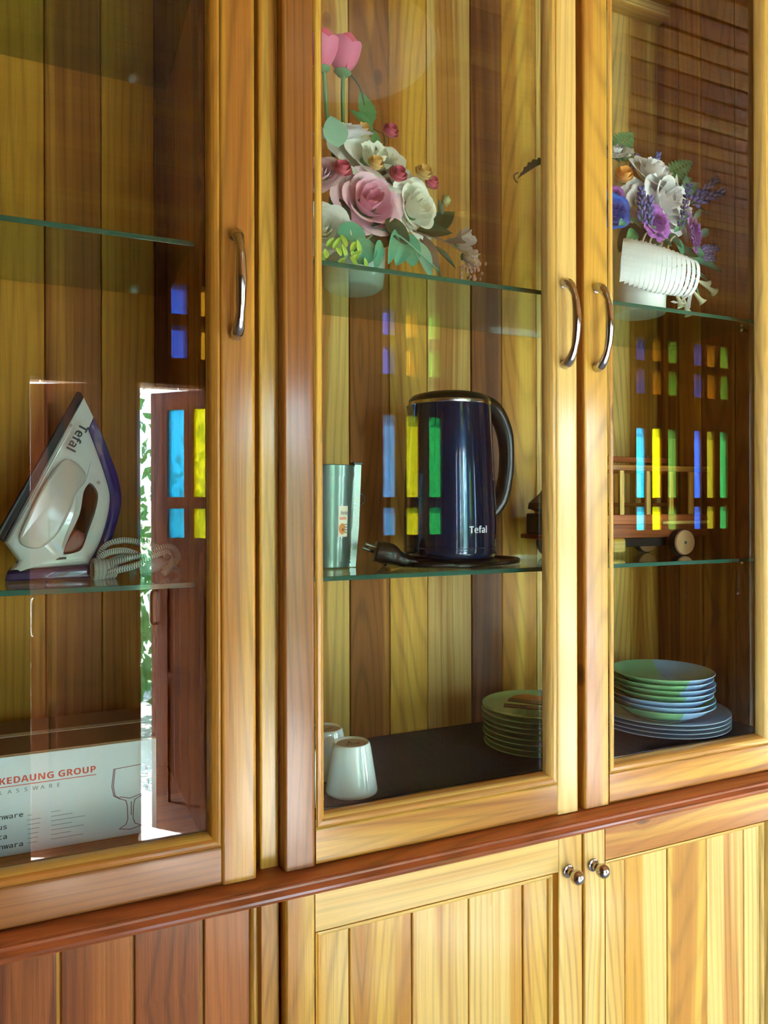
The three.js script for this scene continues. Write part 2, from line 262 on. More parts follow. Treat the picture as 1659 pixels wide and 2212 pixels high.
// ---------------------------------------------------------------- the cabinet
const cab = thing('display_cabinet', 'tall golden teak display cabinet with glazed doors above a carved rail and plank doors', 'cabinet');
const DF = .838, DG = .853, DM = .858, DB = 1.138, TOP = .98, SH = .3845;       // door face, glass, frame face, back boards, top, inner floor
const INNER = [[-.64, .157], [.25, 1.108]];
{ // carcass
  const back = sub('back_panel', cab), left = sub('side_panel', cab), mid = sub('divider', cab), right = sub('side_panel', cab);
  const bl = [[-.672, -.598], [-.598, -.524], [-.524, -.45], [-.45, -.377], [-.377, -.303], [-.303, -.23], [-.23, -.156], [-.156, -.0824], [-.0824, -.0087], [-.0087, .065], [.065, .139], [.139, .17]];
  const bt = ['goldA', 'goldB', 'goldC', 'goldA', 'goldD', 'goldC', 'goldB', 'goldC', 'goldC', 'heartA', 'goldC', 'heartC'];
  bl.forEach(([a, b], k) => part('plank', boardY(a + .0004, b - .0004, -SH - .02, TOP, DB + (k % 3) * .0006, DB + .016, .0022), wm(bt[k], 0), back));
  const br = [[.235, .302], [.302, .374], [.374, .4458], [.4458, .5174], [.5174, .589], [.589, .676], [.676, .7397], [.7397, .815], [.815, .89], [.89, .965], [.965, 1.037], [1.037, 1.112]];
  const rt = ['goldC', 'goldA', 'sapC', 'heartA', 'goldB', 'sapC', 'heartC', 'goldD', 'sapA', 'goldA', 'sapB', 'goldD'];  // the darkest board stands in for the door stiles' shadow on the back
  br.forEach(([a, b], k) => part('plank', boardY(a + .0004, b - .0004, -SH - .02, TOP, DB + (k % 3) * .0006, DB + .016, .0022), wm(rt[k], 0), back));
  const side = (g, s0, s1, face, keys, grainFront) => { const ds = [.884, .955, 1.03, 1.085, 1.16]; for (let k = 0; k < 4; k++) part('plank', woodUV(prism(face > 0 ? board(-ds[k + 1] + .0004, -ds[k] - .0004, s0, s1, .002).map(([b, a]) => [a, b]) : board(-ds[k + 1] + .0004, -ds[k] - .0004, -s1, -s0, .002).map(([b, a]) => [-a, b]), EYE - 1.55, EYE + TOP, 'y'), 'y'), wm(keys[k], 0), g); };
  side(left, -.247, -.215, 1, ['goldC', 'heartA', 'goldA', 'goldC']);  // unseen left wall, placed here to cut light into the compartment
  side(mid, .157, .2, -1, ['heartA', 'heartB', 'heartA', 'heartC']); side(mid, .2, .25, 1, ['goldC', 'goldA', 'goldC', 'goldA']);
  side(right, 1.108, 1.14, -1, ['heartA', 'heartA', 'goldC', 'heartA']);
  part('top_board', block(-.672, 1.14, TOP, TOP + .02, .83, 1.16, 'x'), wm('goldC', 0), cab);
  part('cleat', boardX(.25, 1.108, .955, .975, 1.105, DB, .002), wm('sapB', 0), cab);
  part('cleat', boardX(-.64, .157, .955, .975, 1.105, DB, .002), wm('sapB', 0), cab);
  part('inner_floor', block(-.672, 1.14, -.405, -SH, .886, DB + .016, 'x'), wm('heartB', 0), cab);
  part('plinth', block(-.672, 1.14, -1.65, -1.54, .87, 1.16, 'x'), wm('heartC', 1), cab);
}
{ // face frame
  part('mullion', boardY(.2218, .2447, -.428, TOP, DM, .884, .003), wm('goldD', 1), cab);
  part('mullion', boardY(.2218, .2447, -1.54, -.449, DM, .884, .002), wm('goldD', 1, '#f3dccb'), cab);
  part('mullion', boardY(-.672, -.64, -1.54, TOP, DM, .884, .002), wm('goldC', 1), cab);
  part('mullion', boardY(1.098, 1.14, -1.54, TOP, DM, .884, .002), wm('goldD', 1), cab);
  const prof = [[.884, -.4262], [.84, -.4264], [.829, -.4272], [.8235, -.4288], [.8208, -.4296], [.8196, -.4303], [.8205, -.4311], [.8226, -.4317], [.8205, -.4323], [.8196, -.4332], [.8208, -.4342], [.8236, -.4362], [.8236, -.4388], [.8205, -.4402], [.8175, -.4422], [.8165, -.4446], [.8172, -.447], [.819, -.4488], [.822, -.450], [.884, -.450]];
  part('carved_rail', woodUV(prism(prof.map(([d, h]) => [EYE + h, -d]), -.672, 1.14, 'x', .5), 'x'), wm('redA', 1), cab);
}
// glazed doors
const beadProf = [[0, .8385], [.0008, .8375], [.003, .8368], [.006, .8372], [.009, .8395], [.0115, .8435], [.013, .849], [.013, .8535]];
function pull(parent, s, h0, h1) {
  const m = (h0 + h1) / 2, z = (o) => DF - o, p = [[h0 + .007, .0], [h0 + .008, .006], [h0 + .014, .014], [h0 + .024, .0205], [h0 + .036, .0245], [m, .0275], [h1 - .036, .0245], [h1 - .024, .0205], [h1 - .014, .014], [h1 - .008, .006], [h1 - .007, 0]];
  const g = sweep(p.map(([h, o]) => V(s, h, z(o))), [.0078, .0078, .0072, .0058, .0048, .0056, .0062, .0056, .0048, .0058, .0072, .0078, .0078], 72, 16, .92);
  part('handle', g, chrome, parent);
}
function glassDoor(s0, s1, stileL, stileR, keys, handleAt, tints = []) {
  const d = sub('glass_door', cab), b = -.4255, t = .985, rb = -.3815, rt = .94, back = .86, tint = (i) => tints[i] ?? '#ffffff';
  part('stile', boardY(s0, s0 + stileL, b, t, DF, back, .0045), wm(keys[0], 1, tint(0)), d);
  part('stile', boardY(s1 - stileR, s1, b, t, DF, back, .0045), wm(keys[1], 1, tint(1)), d);
  part('rail', boardX(s0 + stileL, s1 - stileR, b, rb, DF + .0003, back, .004), wm(keys[2], 1, tint(2)), d);
  part('rail', boardX(s0 + stileL, s1 - stileR, rt, t, DF + .0003, back, .004), wm(keys[2], 1, tint(2)), d);
  frameSides(s0 + stileL, s1 - stileR, rb, rt, beadProf).forEach((g, k) => part('bead', g, wm(keys[3 + k] ?? keys[3], 1), d));
  const g = new THREE.PlaneGeometry(s1 - stileR - s0 - stileL - .02, rt - rb - .02).translate((s0 + stileL + s1 - stileR) / 2, EYE + (rb + rt) / 2, -DG);
  part('glass_pane', g, glassPane, d);
  if (handleAt) pull(d, handleAt, .1865, .313);
  return d;
}
part('added_front_panel', boardY(-.634, -.214, -.4255, .985, DF, .86, .004), wm('goldC', 1), cab);  // unseen solid panel, added to keep light out of the left compartment
glassDoor(-.208, .213, .04, .0408, ['goldC', 'goldC', 'heartC', 'goldD', 'goldD', 'goldA', 'goldC'], .1905);  // bottom rail: reddish-brown wood, made darker to imitate shade on the left
glassDoor(.2448, .669, .0392, .037, ['heartA', 'sapA', 'goldB', 'goldD', 'sapB', 'sapC', 'goldD'], .646);
glassDoor(.6795, 1.096, .044, .05, ['goldB', 'sapA', 'goldB', 'goldA', 'sapB', 'sapC', 'goldD'], .702);
// plank doors below, the fixed plank panel on the left
const lowProf = [[0, .838], [.0004, .844], [.0022, .8475], [.0042, .8452], [.007, .8448], [.0096, .8466], [.0112, .8505]];
function knob(parent, s, h) {
  const g = lathe([[.0001, 0], [.0086, 0], [.0092, .0014], [.0082, .0026], [.005, .0032], [.0042, .006], [.0044, .010], [.0062, .0125], [.0088, .0155], [.0099, .0195], [.0094, .0235], [.0072, .027], [.004, .0290], [.0001, .0296]], 32);
  g.rotateX(Math.PI / 2).translate(s, EYE + h, -DF); part('knob', g, chrome, parent);
}
function plankDoor(s0, s1, stileL, stileR, joints, keys, frame, knobAt) {
  const d = sub('plank_door', cab), b = -1.535, t = -.4515, rt = -.505, rb = -1.47, back = .862;
  part('stile', boardY(s0, s0 + stileL, b, t, DF, back, .0035), wm(frame[0], 1), d);
  part('stile', boardY(s1 - stileR, s1, b, t, DF, back, .0035), wm(frame[1], 1), d);
  part('rail', boardX(s0 + stileL, s1 - stileR, rt, t, DF + .0003, back, .002), wm(frame[2], 1), d);
  part('rail', boardX(s0 + stileL, s1 - stileR, b, rb, DF + .0003, back, .002), wm(frame[2], 1), d);
  frameSides(s0 + stileL, s1 - stileR, rb, rt, lowProf).forEach((g) => part('bead', g, wm(frame[3], 1), d));
  for (let k = 0; k + 1 < joints.length; k++) part('plank', boardY(joints[k] + .0005, joints[k + 1] - .0005, rb - .005, rt + .005, .8495 + (k % 2) * .0005, .86, .0022), wm(keys[k], 1), d);
  knob(d, knobAt, -.5055);
}
plankDoor(.2465, .675, .0365, .0415, [.29, .3302, .4156, .4982, .583, .63], ['sapB', 'goldD', 'sapC', 'sapA', 'goldD'], ['goldD', 'sapB', 'sapC', 'sapA'], .6499);
plankDoor(.678, 1.096, .0375, .05, [.71, .7607, .842, .9226, 1.002, 1.055], ['sapB', 'sapA', 'goldD', 'sapC', 'sapB'], ['sapA', 'sapA', 'goldB', 'sapB'], .6931);
{
  const d = sub('plank_panel', cab), j = [-.645, -.57, -.495, -.42, -.345, -.27, -.22, -.145, -.07, .005, .08, .156, .214], keys = ['heartA', 'goldC', 'heartA', 'goldC', 'heartA', 'goldC', 'heartB', 'heartC', 'heartC', 'heartB', 'heartA', 'heartB'];  // brown boards near the right end, picked darker in place of shade
  frameSides(-.65, .2218, -1.5, -.450, lowProf.map(([i, dd]) => [i, dd + .016])).forEach((g) => part('bead', g, wm('goldD', 1), d));
  for (let k = 0; k + 1 < j.length; k++) part('plank', boardY(j[k] + .0022, j[k + 1] - .0022, -1.53, -.4515, .867, .8725, .002), wm(keys[k], 1, '#f0d5c6'), d);
  part('panel_backing', block(-.65, .2218, -1.53, -.4515, .8725, .884, 'y'), wm('goldC', 1), d);
}
{ // hinge plate, pegs and hooks on the right-hand side panel
  const h = sub('hinge', cab); part('hinge_plate', new RoundedBoxGeometry(.002, .016, .03, 2, .001).translate(1.107, EYE + .185, -.895), chrome, h);
  for (const z of [-.889, -.901]) part('screw', new THREE.CylinderGeometry(.0035, .0035, .0012, 12).rotateZ(Math.PI / 2).translate(1.1058, EYE + .185, z), screwMat, h);
  for (const [d, y] of [[.93, .300], [1.09, .300], [.93, -.1035], [1.09, -.1035]]) part('shelf_peg', new THREE.CylinderGeometry(.003, .003, .014, 10).rotateZ(Math.PI / 2).translate(1.102, EYE + y + .003, -d), chrome, cab);
}
// glass shelves rest on pegs
function shelf(s0, s1, h, label) {
  const t = thing('glass_shelf', label, 'shelf', new THREE.Vector3(0, EYE + h, 0)), d0 = .900, d1 = 1.134;
  part('shelf_glass', new THREE.BoxGeometry(s1 - s0, .006, d1 - d0 - .001).translate((s0 + s1) / 2, 0, -(d0 + d1 + .001) / 2), shelfGlass, t);
  part('front_edge', new RoundedBoxGeometry(s1 - s0, .0062, .0016, 2, .0007).translate((s0 + s1) / 2, 0, -d0), shelfEdge, t);
}
shelf(-.213, .155, .6165, 'highest clear glass shelf, empty, in the dim left compartment');
shelf(-.213, .155, .311, 'empty clear glass shelf in the left compartment, above the steam iron');
shelf(-.213, .155, -.0935, 'clear glass shelf carrying the steam iron and its cord');
shelf(.252, 1.106, .310, 'clear glass shelf carrying the two flower arrangements');
shelf(.252, 1.106, -.0935, 'clear glass shelf carrying the black kettle and the toy truck');

// ---------------------------------------------------------------- left compartment: iron and carton
const plane = (pts) => { const s = new THREE.Shape(); s.moveTo(...pts[0]); const c = new THREE.SplineCurve(pts.map((p) => new THREE.Vector2(...p))); pts.slice(1).forEach((p) => s.lineTo(...p)); s.closePath(); return s; };
const spline = (pts, n = 60, closed = false) => { const c = new THREE.CatmullRomCurve3(pts.map((p) => new THREE.Vector3(p[0], p[1], 0)), closed, 'centripetal'); return c.getPoints(n).map((p) => [p.x, p.y]); };
const IH = -.0905;                                   // top of the lower shelves
{
  const iron = thing('steam_iron', 'white and purple steam iron standing on its heel on the left glass shelf', 'iron', V(0, IH, 1.04));
  const up = (h) => h - IH;
  const taper = (g) => { const p = g.attributes.position; for (let i = 0; i < p.count; i++) { const t = clamp((p.getX(i) + .055) / .09 * .45 + p.getY(i) / .24 * .62); p.setZ(i, p.getZ(i) * (1 - .80 * Math.pow(t, 2.2))); } g.computeVertexNormals(); return toCreasedNormals(g.toNonIndexed ? g : g, .5); };
  const ext = (shape, half, bev) => taper(new THREE.ExtrudeGeometry(shape, { depth: 2 * (half - bev), bevelEnabled: true, bevelSize: bev * .8, bevelThickness: bev, bevelOffset: -bev * .8, bevelSegments: 4, curveSegments: 12 }).translate(0, 0, -(half - bev)));
  const P = (l) => l.map(([a, b]) => [a, up(b)]);
  const inner = spline(P([[.0427, .0993], [.0534, .069], [.0626, .0401], [.068, .0167], [.068, .0051], [.0647, -.0154], [.0569, -.0415], [.0487, -.0604], [.0417, -.0741]]), 40);
  const outer = spline(P([[.0492, .1152], [.06, .0925], [.0693, .0665], [.0775, .0432], [.0819, .0227], [.083, .0092], [.0801, -.0096], [.0734, -.033], [.0656, -.0563], [.0558, -.0763], [.046, -.0887]]), 40);
  const body = plane([...P([[.0374, .1406], [.0492, .1152]]), ...inner, ...P([[-.047, -.0772], [-.0432, -.0728]]), ...P([[-.0392, -.0645], [-.0472, -.0521], [-.0535, -.0425]])]);
  body.holes.push(new THREE.Path(spline(P([[.042, .0400], [.0535, .0350], [.0628, .0190], [.0616, .0000], [.0510, -.034], [.0395, -.0615], [.0265, -.0675], [.0045, -.0675], [.0035, -.054], [.0100, -.0350], [.0220, -.0075], [.0290, .0260]]), 60, true).map((p) => new THREE.Vector2(...p))));
  part('body', ext(body, .043, .012), mat('#cdd4d2', .3, { clearcoat: .6 }), iron);
  part('handle_grip', ext(plane([...outer, ...inner.slice().reverse()]), .036, .009), mat('#3a2768', .3, { clearcoat: .4 }), iron);
  part('heel', ext(plane(P([[.0435, -.0738], [.046, -.0887], [.0416, -.0903], [-.0512, -.0903], [-.052, -.0875], [-.0497, -.0786]])), .046, .006), mat('#2c1f52', .35, { clearcoat: .4 }), iron);
  part('soleplate', ext(plane(P([[.0294, .1471], [.034, .146], [.0374, .1406], [-.0535, -.0425], [-.057, -.0391], [-.0602, -.0375], [-.0600, -.030]])), .047, .003), mat('#1d1c1e', .3, { metalness: .6 }), iron);
  const tank = plane(spline(P([[.018, .056], [.034, .044], [.036, .034], [.026, .020], [.017, -.006], [.002, -.034], [-.016, -.048], [-.033, -.042], [-.020, -.004], [.000, .036]]), 60, true));
  part('water_tank', taper(new THREE.ExtrudeGeometry(tank, { depth: .004, bevelEnabled: true, bevelSize: .003, bevelThickness: .003, bevelSegments: 3 }).translate(0, 0, .0405)), mat('#b9b5ab', .28, { clearcoat: .6, clearcoatRoughness: .15 }), iron);
  part('dial', ext(plane(spline(P([[.012, -.0575], [.026, -.057], [.036, -.050], [.040, -.038], [.030, -.030], [.018, -.038]]), 40, true)), .036, .004), mat('#8d4632', .4), iron);
  part('seam', new THREE.BoxGeometry(.056, .0028, .002).rotateZ(.06).translate(-.012, up(-.0655), .0372), mat('#20242a', .5), iron);
  for (const [x, y] of [[.021, .101], [.0535, .030]]) part('rivet', new THREE.CylinderGeometry(.0022, .0022, .002, 14).rotateX(Math.PI / 2).translate(x, up(y), .035), mat('#8d908a', .5), iron);
  part('lettering', new TextGeometry('Tefal', { font, size: .0112, depth: .0012, curveSegments: 4 }).rotateZ(-2.06).translate(.0330, up(.1045), .0325), mat('#2b2f38', .5), iron);
  // braided black-and-white cord, folded in a bundle
  const braid = canvasTex(256, 64, (c, w, h) => { c.fillStyle = '#d4dcd6'; c.fillRect(0, 0, w, h); c.fillStyle = '#39433f'; for (let i = 0; i < 8; i++) for (let j = 0; j < 4; j++) if ((i + j) % 2) { c.beginPath(); c.ellipse(i * 32 + 16, j * 16 + 8, 15, 6, .5, 0, 7); c.fill(); } });
  braid.wrapS = braid.wrapT = THREE.RepeatWrapping; braid.repeat.set(14, 1);
  const loops = [], y0 = .0045;
  const pt = (s, h, d) => new THREE.Vector3(s, Math.max(y0, h - IH), 1.04 - d);
  const mk = (l) => loops.push(sweep(l.map((q) => pt(...q)), [.0042, .0042], 70, 8));
  mk([[.050, -.086, 1.00], [.062, -.075, .99], [.085, -.066, .985], [.112, -.060, .985], [.138, -.052, .99], [.150, -.066, 1.0], [.140, -.082, 1.0]]);
  mk([[.048, -.088, 1.01], [.058, -.062, 1.0], [.082, -.056, .995], [.108, -.066, .99], [.132, -.076, .99], [.150, -.084, 1.0]]);
  mk([[.052, -.088, 1.02], [.060, -.052, 1.01], [.082, -.044, 1.01], [.106, -.048, 1.01], [.128, -.056, 1.0], [.136, -.074, .99], [.131, -.087, .985]]);
  mk([[.054, -.088, 1.0], [.070, -.080, .98], [.094, -.074, .975], [.118, -.062, .98], [.136, -.058, .985], [.138, -.076, .98], [.128, -.088, .975]]);
  mk([[.056, -.088, 1.03], [.070, -.068, 1.0], [.094, -.062, 1.0], [.116, -.070, 1.0], [.140, -.084, 1.01]]);
  for (let k = 0; k < 6; k++) loops.push(new THREE.TorusGeometry(.011 - k * .0004, .0032, 8, 20).rotateY(Math.PI / 2 + .2).translate(.048 + k * .0045, up(-.0785), .045));
  part('cord', mergeGeometries(loops.map((g) => { g = g.index ? g.toNonIndexed() : g; return g; })), mat('#ffffff', .8, { map: braid }), iron);
  part('plug', lathe([[.001, 0], [.010, .001], [.013, .008], [.012, .022], [.006, .034], [.004, .04]], 20).rotateZ(-1.3).scale(1, .8, .8).translate(.098, .0125, .058), mat('#8d959c', .4), iron);
}
{
  const front = canvasTex(1024, 512, (c, w, h) => {           // printed carton front: 1024 px = .25 m
    c.fillStyle = '#c9d6d8'; c.fillRect(0, 0, w, h);
    const X = (s) => (s + .138) / .25 * w, Y = (hh) => (-.2755 - hh) / .109 * h;
    c.textBaseline = 'alphabetic'; c.fillStyle = '#c2452e'; c.font = 'bold 49px sans-serif'; c.textAlign = 'right'; c.fillText('KEDAUNG GROUP', X(.046), Y(-.3045));
    c.fillRect(X(-.075), Y(-.3072), X(.046) - X(-.075), 4);
    c.fillStyle = '#5d6d6c'; c.font = '28px sans-serif'; c.textAlign = 'left'; 'GLASSWARE'.split('').forEach((l, k) => c.fillText(l, X(-.0625 + k * .0083), Y(-.3155)));
    c.fillStyle = '#27302f'; c.font = 'bold 34px monospace'; c.textAlign = 'right'; [['nware', -.3435], ['us', -.3545], ['ta', -.3655], ['nwara', -.3765]].forEach(([t, hh], k) => c.fillText(t, X(k === 0 || k === 3 ? -.030 : -.046), Y(hh)));
    c.fillStyle = '#7d8a88'; for (let k = 0; k < 7; k++) { c.fillRect(X(-.026), Y(-.343 - k * .0052), 18 + (k * 37) % 40, 3); c.fillRect(X(-.002), Y(-.343 - k * .0052), 40 + (k * 53) % 110, 3); }
    c.strokeStyle = '#7a4a52'; c.lineWidth = 4; c.lineJoin = 'round';
    const G = (pts) => { c.beginPath(); pts.forEach(([s, hh], k) => k ? c.lineTo(X(s), Y(hh)) : c.moveTo(X(s), Y(hh))); c.stroke(); };
    const half = [[.0185, -.3045], [.0205, -.325], [.0185, -.336], [.012, -.3405], [.005, -.3435], [.0035, -.35], [.003, -.366], [.005, -.372], [.0125, -.376]];
    for (const q of [1, -1]) { G(half.map(([a, b]) => [.0835 + q * a, b])); G(half.slice(0, 4).map(([a, b]) => [.0835 + q * a * .92, b])); }
    G([[.065, -.3045], [.102, -.3025]]); G([[.0715, -.338], [.083, -.3415], [.096, -.338]]); G([[.0845, -.3455], [.0845, -.362]]); G([[.071, -.376], [.083, -.3785], [.096, -.376]]);
  });
  const side = mat('#8a6a48', .75), t = thing('cardboard_box', 'white printed glassware carton with a wine-glass drawing, on the left cabinet floor', 'box', V(-.013, -SH, .99));
  const wd = .25, ht = .109, dp = .142;
  part('carton_front', new RoundedBoxGeometry(wd, ht, .003, 2, .001).translate(0, ht / 2, dp / 2), mat('#dfe6e3', .6), t);
  part('carton_print', new THREE.PlaneGeometry(wd - .002, ht - .002).translate(0, ht / 2, dp / 2 + .0018), mat('#ffffff', .55, { map: front }), t).userData.label = 'printed front with red and grey lettering and a wine glass outline';
  part('carton_side', new THREE.BoxGeometry(.003, ht, dp).translate(-wd / 2 + .0015, ht / 2, 0), side, t); part('carton_side', new THREE.BoxGeometry(.003, ht, dp).translate(wd / 2 - .0015, ht / 2, 0), side, t);
  part('carton_back', new THREE.BoxGeometry(wd, ht, .003).translate(0, ht / 2, -dp / 2), side, t); part('carton_bottom', new THREE.BoxGeometry(wd - .006, .003, dp).translate(0, .0015, 0), side, t);
  part('flap', new THREE.BoxGeometry(wd, .003, dp / 2 - .001).rotateX(.015).translate(0, ht + .001, dp / 4), side, t); part('flap', new THREE.BoxGeometry(wd, .003, dp / 2 - .001).rotateX(-.015).translate(0, ht + .001, -dp / 4), side, t);
  part('tape', new THREE.BoxGeometry(wd, .0008, .012).translate(0, ht + .0034, 0), mat('#cfc6b4', .3), t);
}
// ---------------------------------------------------------------- middle compartment
{ // black ribbed liner on the cabinet floor
  const rib = dataTex(64, 256, (u, v) => { const g = 128 + 110 * Math.sin(v * 2 * Math.PI * 4 + 1.2 * Math.sin(u * 2 * Math.PI)); return [g, g, g]; }, false); rib.repeat.set(40, 16);
  const m = part('shelf_liner', new RoundedBoxGeometry(.844, .0022, .240, 2, .001).translate(.68, EYE - SH + .0014, -1.012), mat('#262f4a', .5, { bumpMap: rib, bumpScale: .0012, sheen: .2 }), scene);  // blue put into the black rubber imitates a sky sheen
  m.name = numbered('shelf_liner'); tag(m, 'black ribbed rubber liner laid over the cabinet floor under the dishes', 'shelf liner');
}
const LF = -SH + .0027;
{ // kettle
  const base = thing('kettle_base', 'black round power base under the kettle with its flex and plug', 'kettle base', V(.558, IH, 1.005));
  part('base_plate', lathe([[.001, 0], [.07, 0], [.073, .002], [.072, .007], [.066, .010], [.001, .010]], 48), blackPlastic, base);
  const ring = []; for (let k = 0; k <= 20; k++) { const a = -2.5 + k / 20 * 5.6; ring.push(new THREE.Vector3(.006 + .112 * Math.cos(a), .0045, -.004 + .070 * Math.sin(-a))); }
  ring.push(new THREE.Vector3(-.108, .006, -.012), new THREE.Vector3(-.122, .012, .0));
  part('cord', sweep(ring, [.004, .004], 120, 8), blackPlastic, base);
  const pl = sub('plug', base);
  part('plug_body', sweep([new THREE.Vector3(-.070, .006, .028), new THREE.Vector3(-.095, .012, .026), new THREE.Vector3(-.115, .021, .024), new THREE.Vector3(-.134, .025, .020)], [.006, .011, .016, .015], 30, 14), blackPlastic, pl);
  for (const o of [-.006, .006]) part('pin', new THREE.CylinderGeometry(.0022, .0022, .018, 8).rotateZ(Math.PI / 2 - .35).translate(-.142, .030 + o * .5, .02 + o), screwMat, pl);
  const k = thing('electric_kettle', 'glossy midnight blue electric kettle with black lid and curved handle', 'kettle', V(.558, IH + .0102, 1.005));
  const paint = mat('#0a2a52', .16, { metalness: .5, clearcoat: 1, clearcoatRoughness: .04 });
  part('body', lathe([[.001, 0], [.062, 0], [.068, .003], [.0712, .010], [.0712, .0165], [.0704, .0172], [.0704, .0182], [.0712, .019], [.071, .06], [.0688, .12], [.0655, .19], [.0632, .230], [.0620, .232]], 96), paint, k);
  part('steel_rim', lathe([[.0618, .2315], [.0634, .2325], [.0636, .2365], [.062, .2375]], 96), steel, k);
  part('lid', lathe([[.0628, .2372], [.0622, .2415], [.056, .2475], [.04, .2515], [.02, .2535], [.001, .2540]], 64), blackPlastic, k);
  part('spout', prism([[-.0605, .232], [-.0685, .2305], [-.0655, .214], [-.0635, .200], [-.058, .200]], -.010, .010, 'z', .5), paint, k);
  part('handle', sweep([[.050, .243], [.078, .232], [.098, .200], [.1035, .160], [.100, .120], [.090, .088], [.068, .062]].map(([x, y]) => new THREE.Vector3(x, y, 0)), [.012, .0135, .0125, .0115, .0115, .012, .011], 48, 14, 1.1), blackPlastic, k);
  const text = new TextGeometry('Tefal', { font, size: .0100, depth: .0006, curveSegments: 4 }), p = text.attributes.position;
  for (let i = 0; i < p.count; i++) { const a = -.10 + p.getX(i) / .0712, r = .0709 + p.getZ(i); p.setXYZ(i, r * Math.sin(a), .040 + p.getY(i), r * Math.cos(a)); } text.computeVertexNormals();
  part('lettering', text, mat('#e6ecf2', .4), k);
}
{ // tumbler and tongs
  const t = thing('metal_tumbler', 'tall grey-green tumbler with a printed sticker, left of the kettle', 'tumbler', V(.366, IH, 1.035));
  part('tumbler_body', lathe([[.001, 0], [.033, 0], [.0365, .003], [.0385, .03], [.0425, .112], [.0432, .118], [.0425, .121], [.0436, .130], [.0448, .134], [.0442, .146], [.0452, .148], [.0442, .1492], [.0432, .147], [.0412, .112], [.0372, .03], [.001, .006]], 64), mat('#6d8682', .28, { metalness: .55, clearcoat: .7, clearcoatRoughness: .08 }), t);
  const st = canvasTex(128, 256, (c, w, h) => { c.fillStyle = '#e9e3cf'; c.fillRect(0, 0, w, h); c.fillStyle = '#20242a'; c.font = 'italic bold 46px serif'; c.fillText('Seiu', 22, 72); c.fillStyle = '#d98f78'; c.fillRect(14, 92, 96, 22); c.fillStyle = '#d8893f'; c.beginPath(); c.arc(52, 190, 46, 0, 7); c.fill(); c.fillStyle = '#8a4a22'; c.beginPath(); c.arc(60, 198, 14, 0, 7); c.fill(); c.fillStyle = '#4d7f6a'; for (let k = 0; k < 4; k++) c.fillRect(84, 150 + k * 22, 40, 8); });
  const g = new THREE.CylinderGeometry(.0418, .0400, .044, 16, 1, true, 0.14, .42).translate(0, .068, 0); part('sticker', g, mat('#ffffff', .5, { map: st }), t);
  const o = thing('serving_tongs', 'narrow steel tongs with serrated tips leaning on the tumbler', 'tongs', V(.402, IH, 1.022));
  const prof = [[-.005, .001], [.004, .001], [.0095, .06], [.0135, .150], [.0035, .151], [-.001, .06]]; for (let k = 0; k < 8; k++) { prof.push([-.0035, .046 - k * .0055], [-.0068, .0435 - k * .0055]); }
  const arm = (z, m) => part('tong_arm', prism(prof, z - .0014, z + .0014, 'z', .3), m, o);
  arm(.006, steel); arm(-.006, steel); part('tong_hinge', new RoundedBoxGeometry(.014, .004, .016, 2, .001).translate(.0085, .1525, 0), mat('#55595c', .3, { metalness: 1 }), o);
  part('tong_ring', new THREE.TorusGeometry(.0085, .0012, 8, 24).translate(.0125, .100, 0), mat('#3c4043', .3, { metalness: 1 }), o);
}
{ // upturned cups
  const cup = thing('porcelain_cup', 'pale porcelain cup upside down, nearest the glass', 'cup', V(.3655, LF, .930), 'upturned pale cups');
  const base = canvasTex(128, 128, (c, w, h) => { c.fillStyle = '#bdb8b2'; c.fillRect(0, 0, w, h); c.fillStyle = '#22201f'; c.font = 'italic 34px serif'; c.fillText('Zuu', 34, 78); c.beginPath(); c.moveTo(62, 34); c.lineTo(72, 50); c.lineTo(52, 50); c.fill(); c.fillStyle = '#b4473c'; c.fillRect(86, 70, 10, 6); });
  part('cup_wall', lathe([[.0335, 0], [.0350, .001], [.0348, .004], [.0262, .058], [.0245, .0645], [.0232, .066], [.0218, .0655], [.0205, .063]], 64), mat('#e6faff', .12, { clearcoat: .8 }), cup);
  part('cup_foot', new THREE.CircleGeometry(.0212, 40).rotateX(-Math.PI / 2).translate(0, .0632, 0), mat('#ffffff', .6, { map: base }), cup).userData.label = 'unglazed underside with a small black maker mark';
  const b = copy(cup, 'pale porcelain cup upside down, half hidden behind the nearest one'); b.position.copy(V(.355, LF, 1.005)); b.rotation.y = .5;
  const c = copy(cup, 'pale porcelain cup upside down, mostly hidden by the door stile'); c.position.copy(V(.288, LF, .925)); c.rotation.y = 1.4;
}
// two-tone stoneware
const glaze = canvasTex(256, 256, (c, w, h) => { c.fillStyle = '#86c08c'; c.fillRect(0, 0, w, h); c.fillStyle = '#9cc4e6'; c.fillRect(w * .58, 0, w, h); });
const glazeMat = mat('#ffffff', .18, { map: glaze, clearcoat: .5 });
function dish(r, h) {
  const g = lathe([[.001, .0022], [r * .5, .0022], [r * .62, .003], [r * .84, h * .55], [r * .97, h * .93], [r, h], [r * .995, h + .0012], [r * .975, h + .0006], [r * .83, h * .62], [r * .62, .0062], [r * .5, .0052], [.001, .005]].reverse(), 72);
  const p = g.attributes.position, uv = g.attributes.uv; for (let i = 0; i < p.count; i++) uv.setXY(i, .5 + p.getX(i) / (2.1 * r), .5 + p.getZ(i) / (2.1 * r));
  return g;
}
function dishThing(name, r, h, label, pos, turn, group) { const t = thing(name, label, 'dish', pos, group); t.rotation.y = turn; part('dish_body', dish(r, h), glazeMat, t); part('foot_ring', lathe([[r * .50, .0025], [r * .50, 0], [r * .54, 0], [r * .54, .003]], 48), mat('#c9d2cc', .5), t); return t; }
const ord = ['bottom', 'second', 'third', 'fourth', 'fifth', 'sixth', 'seventh', 'top'];
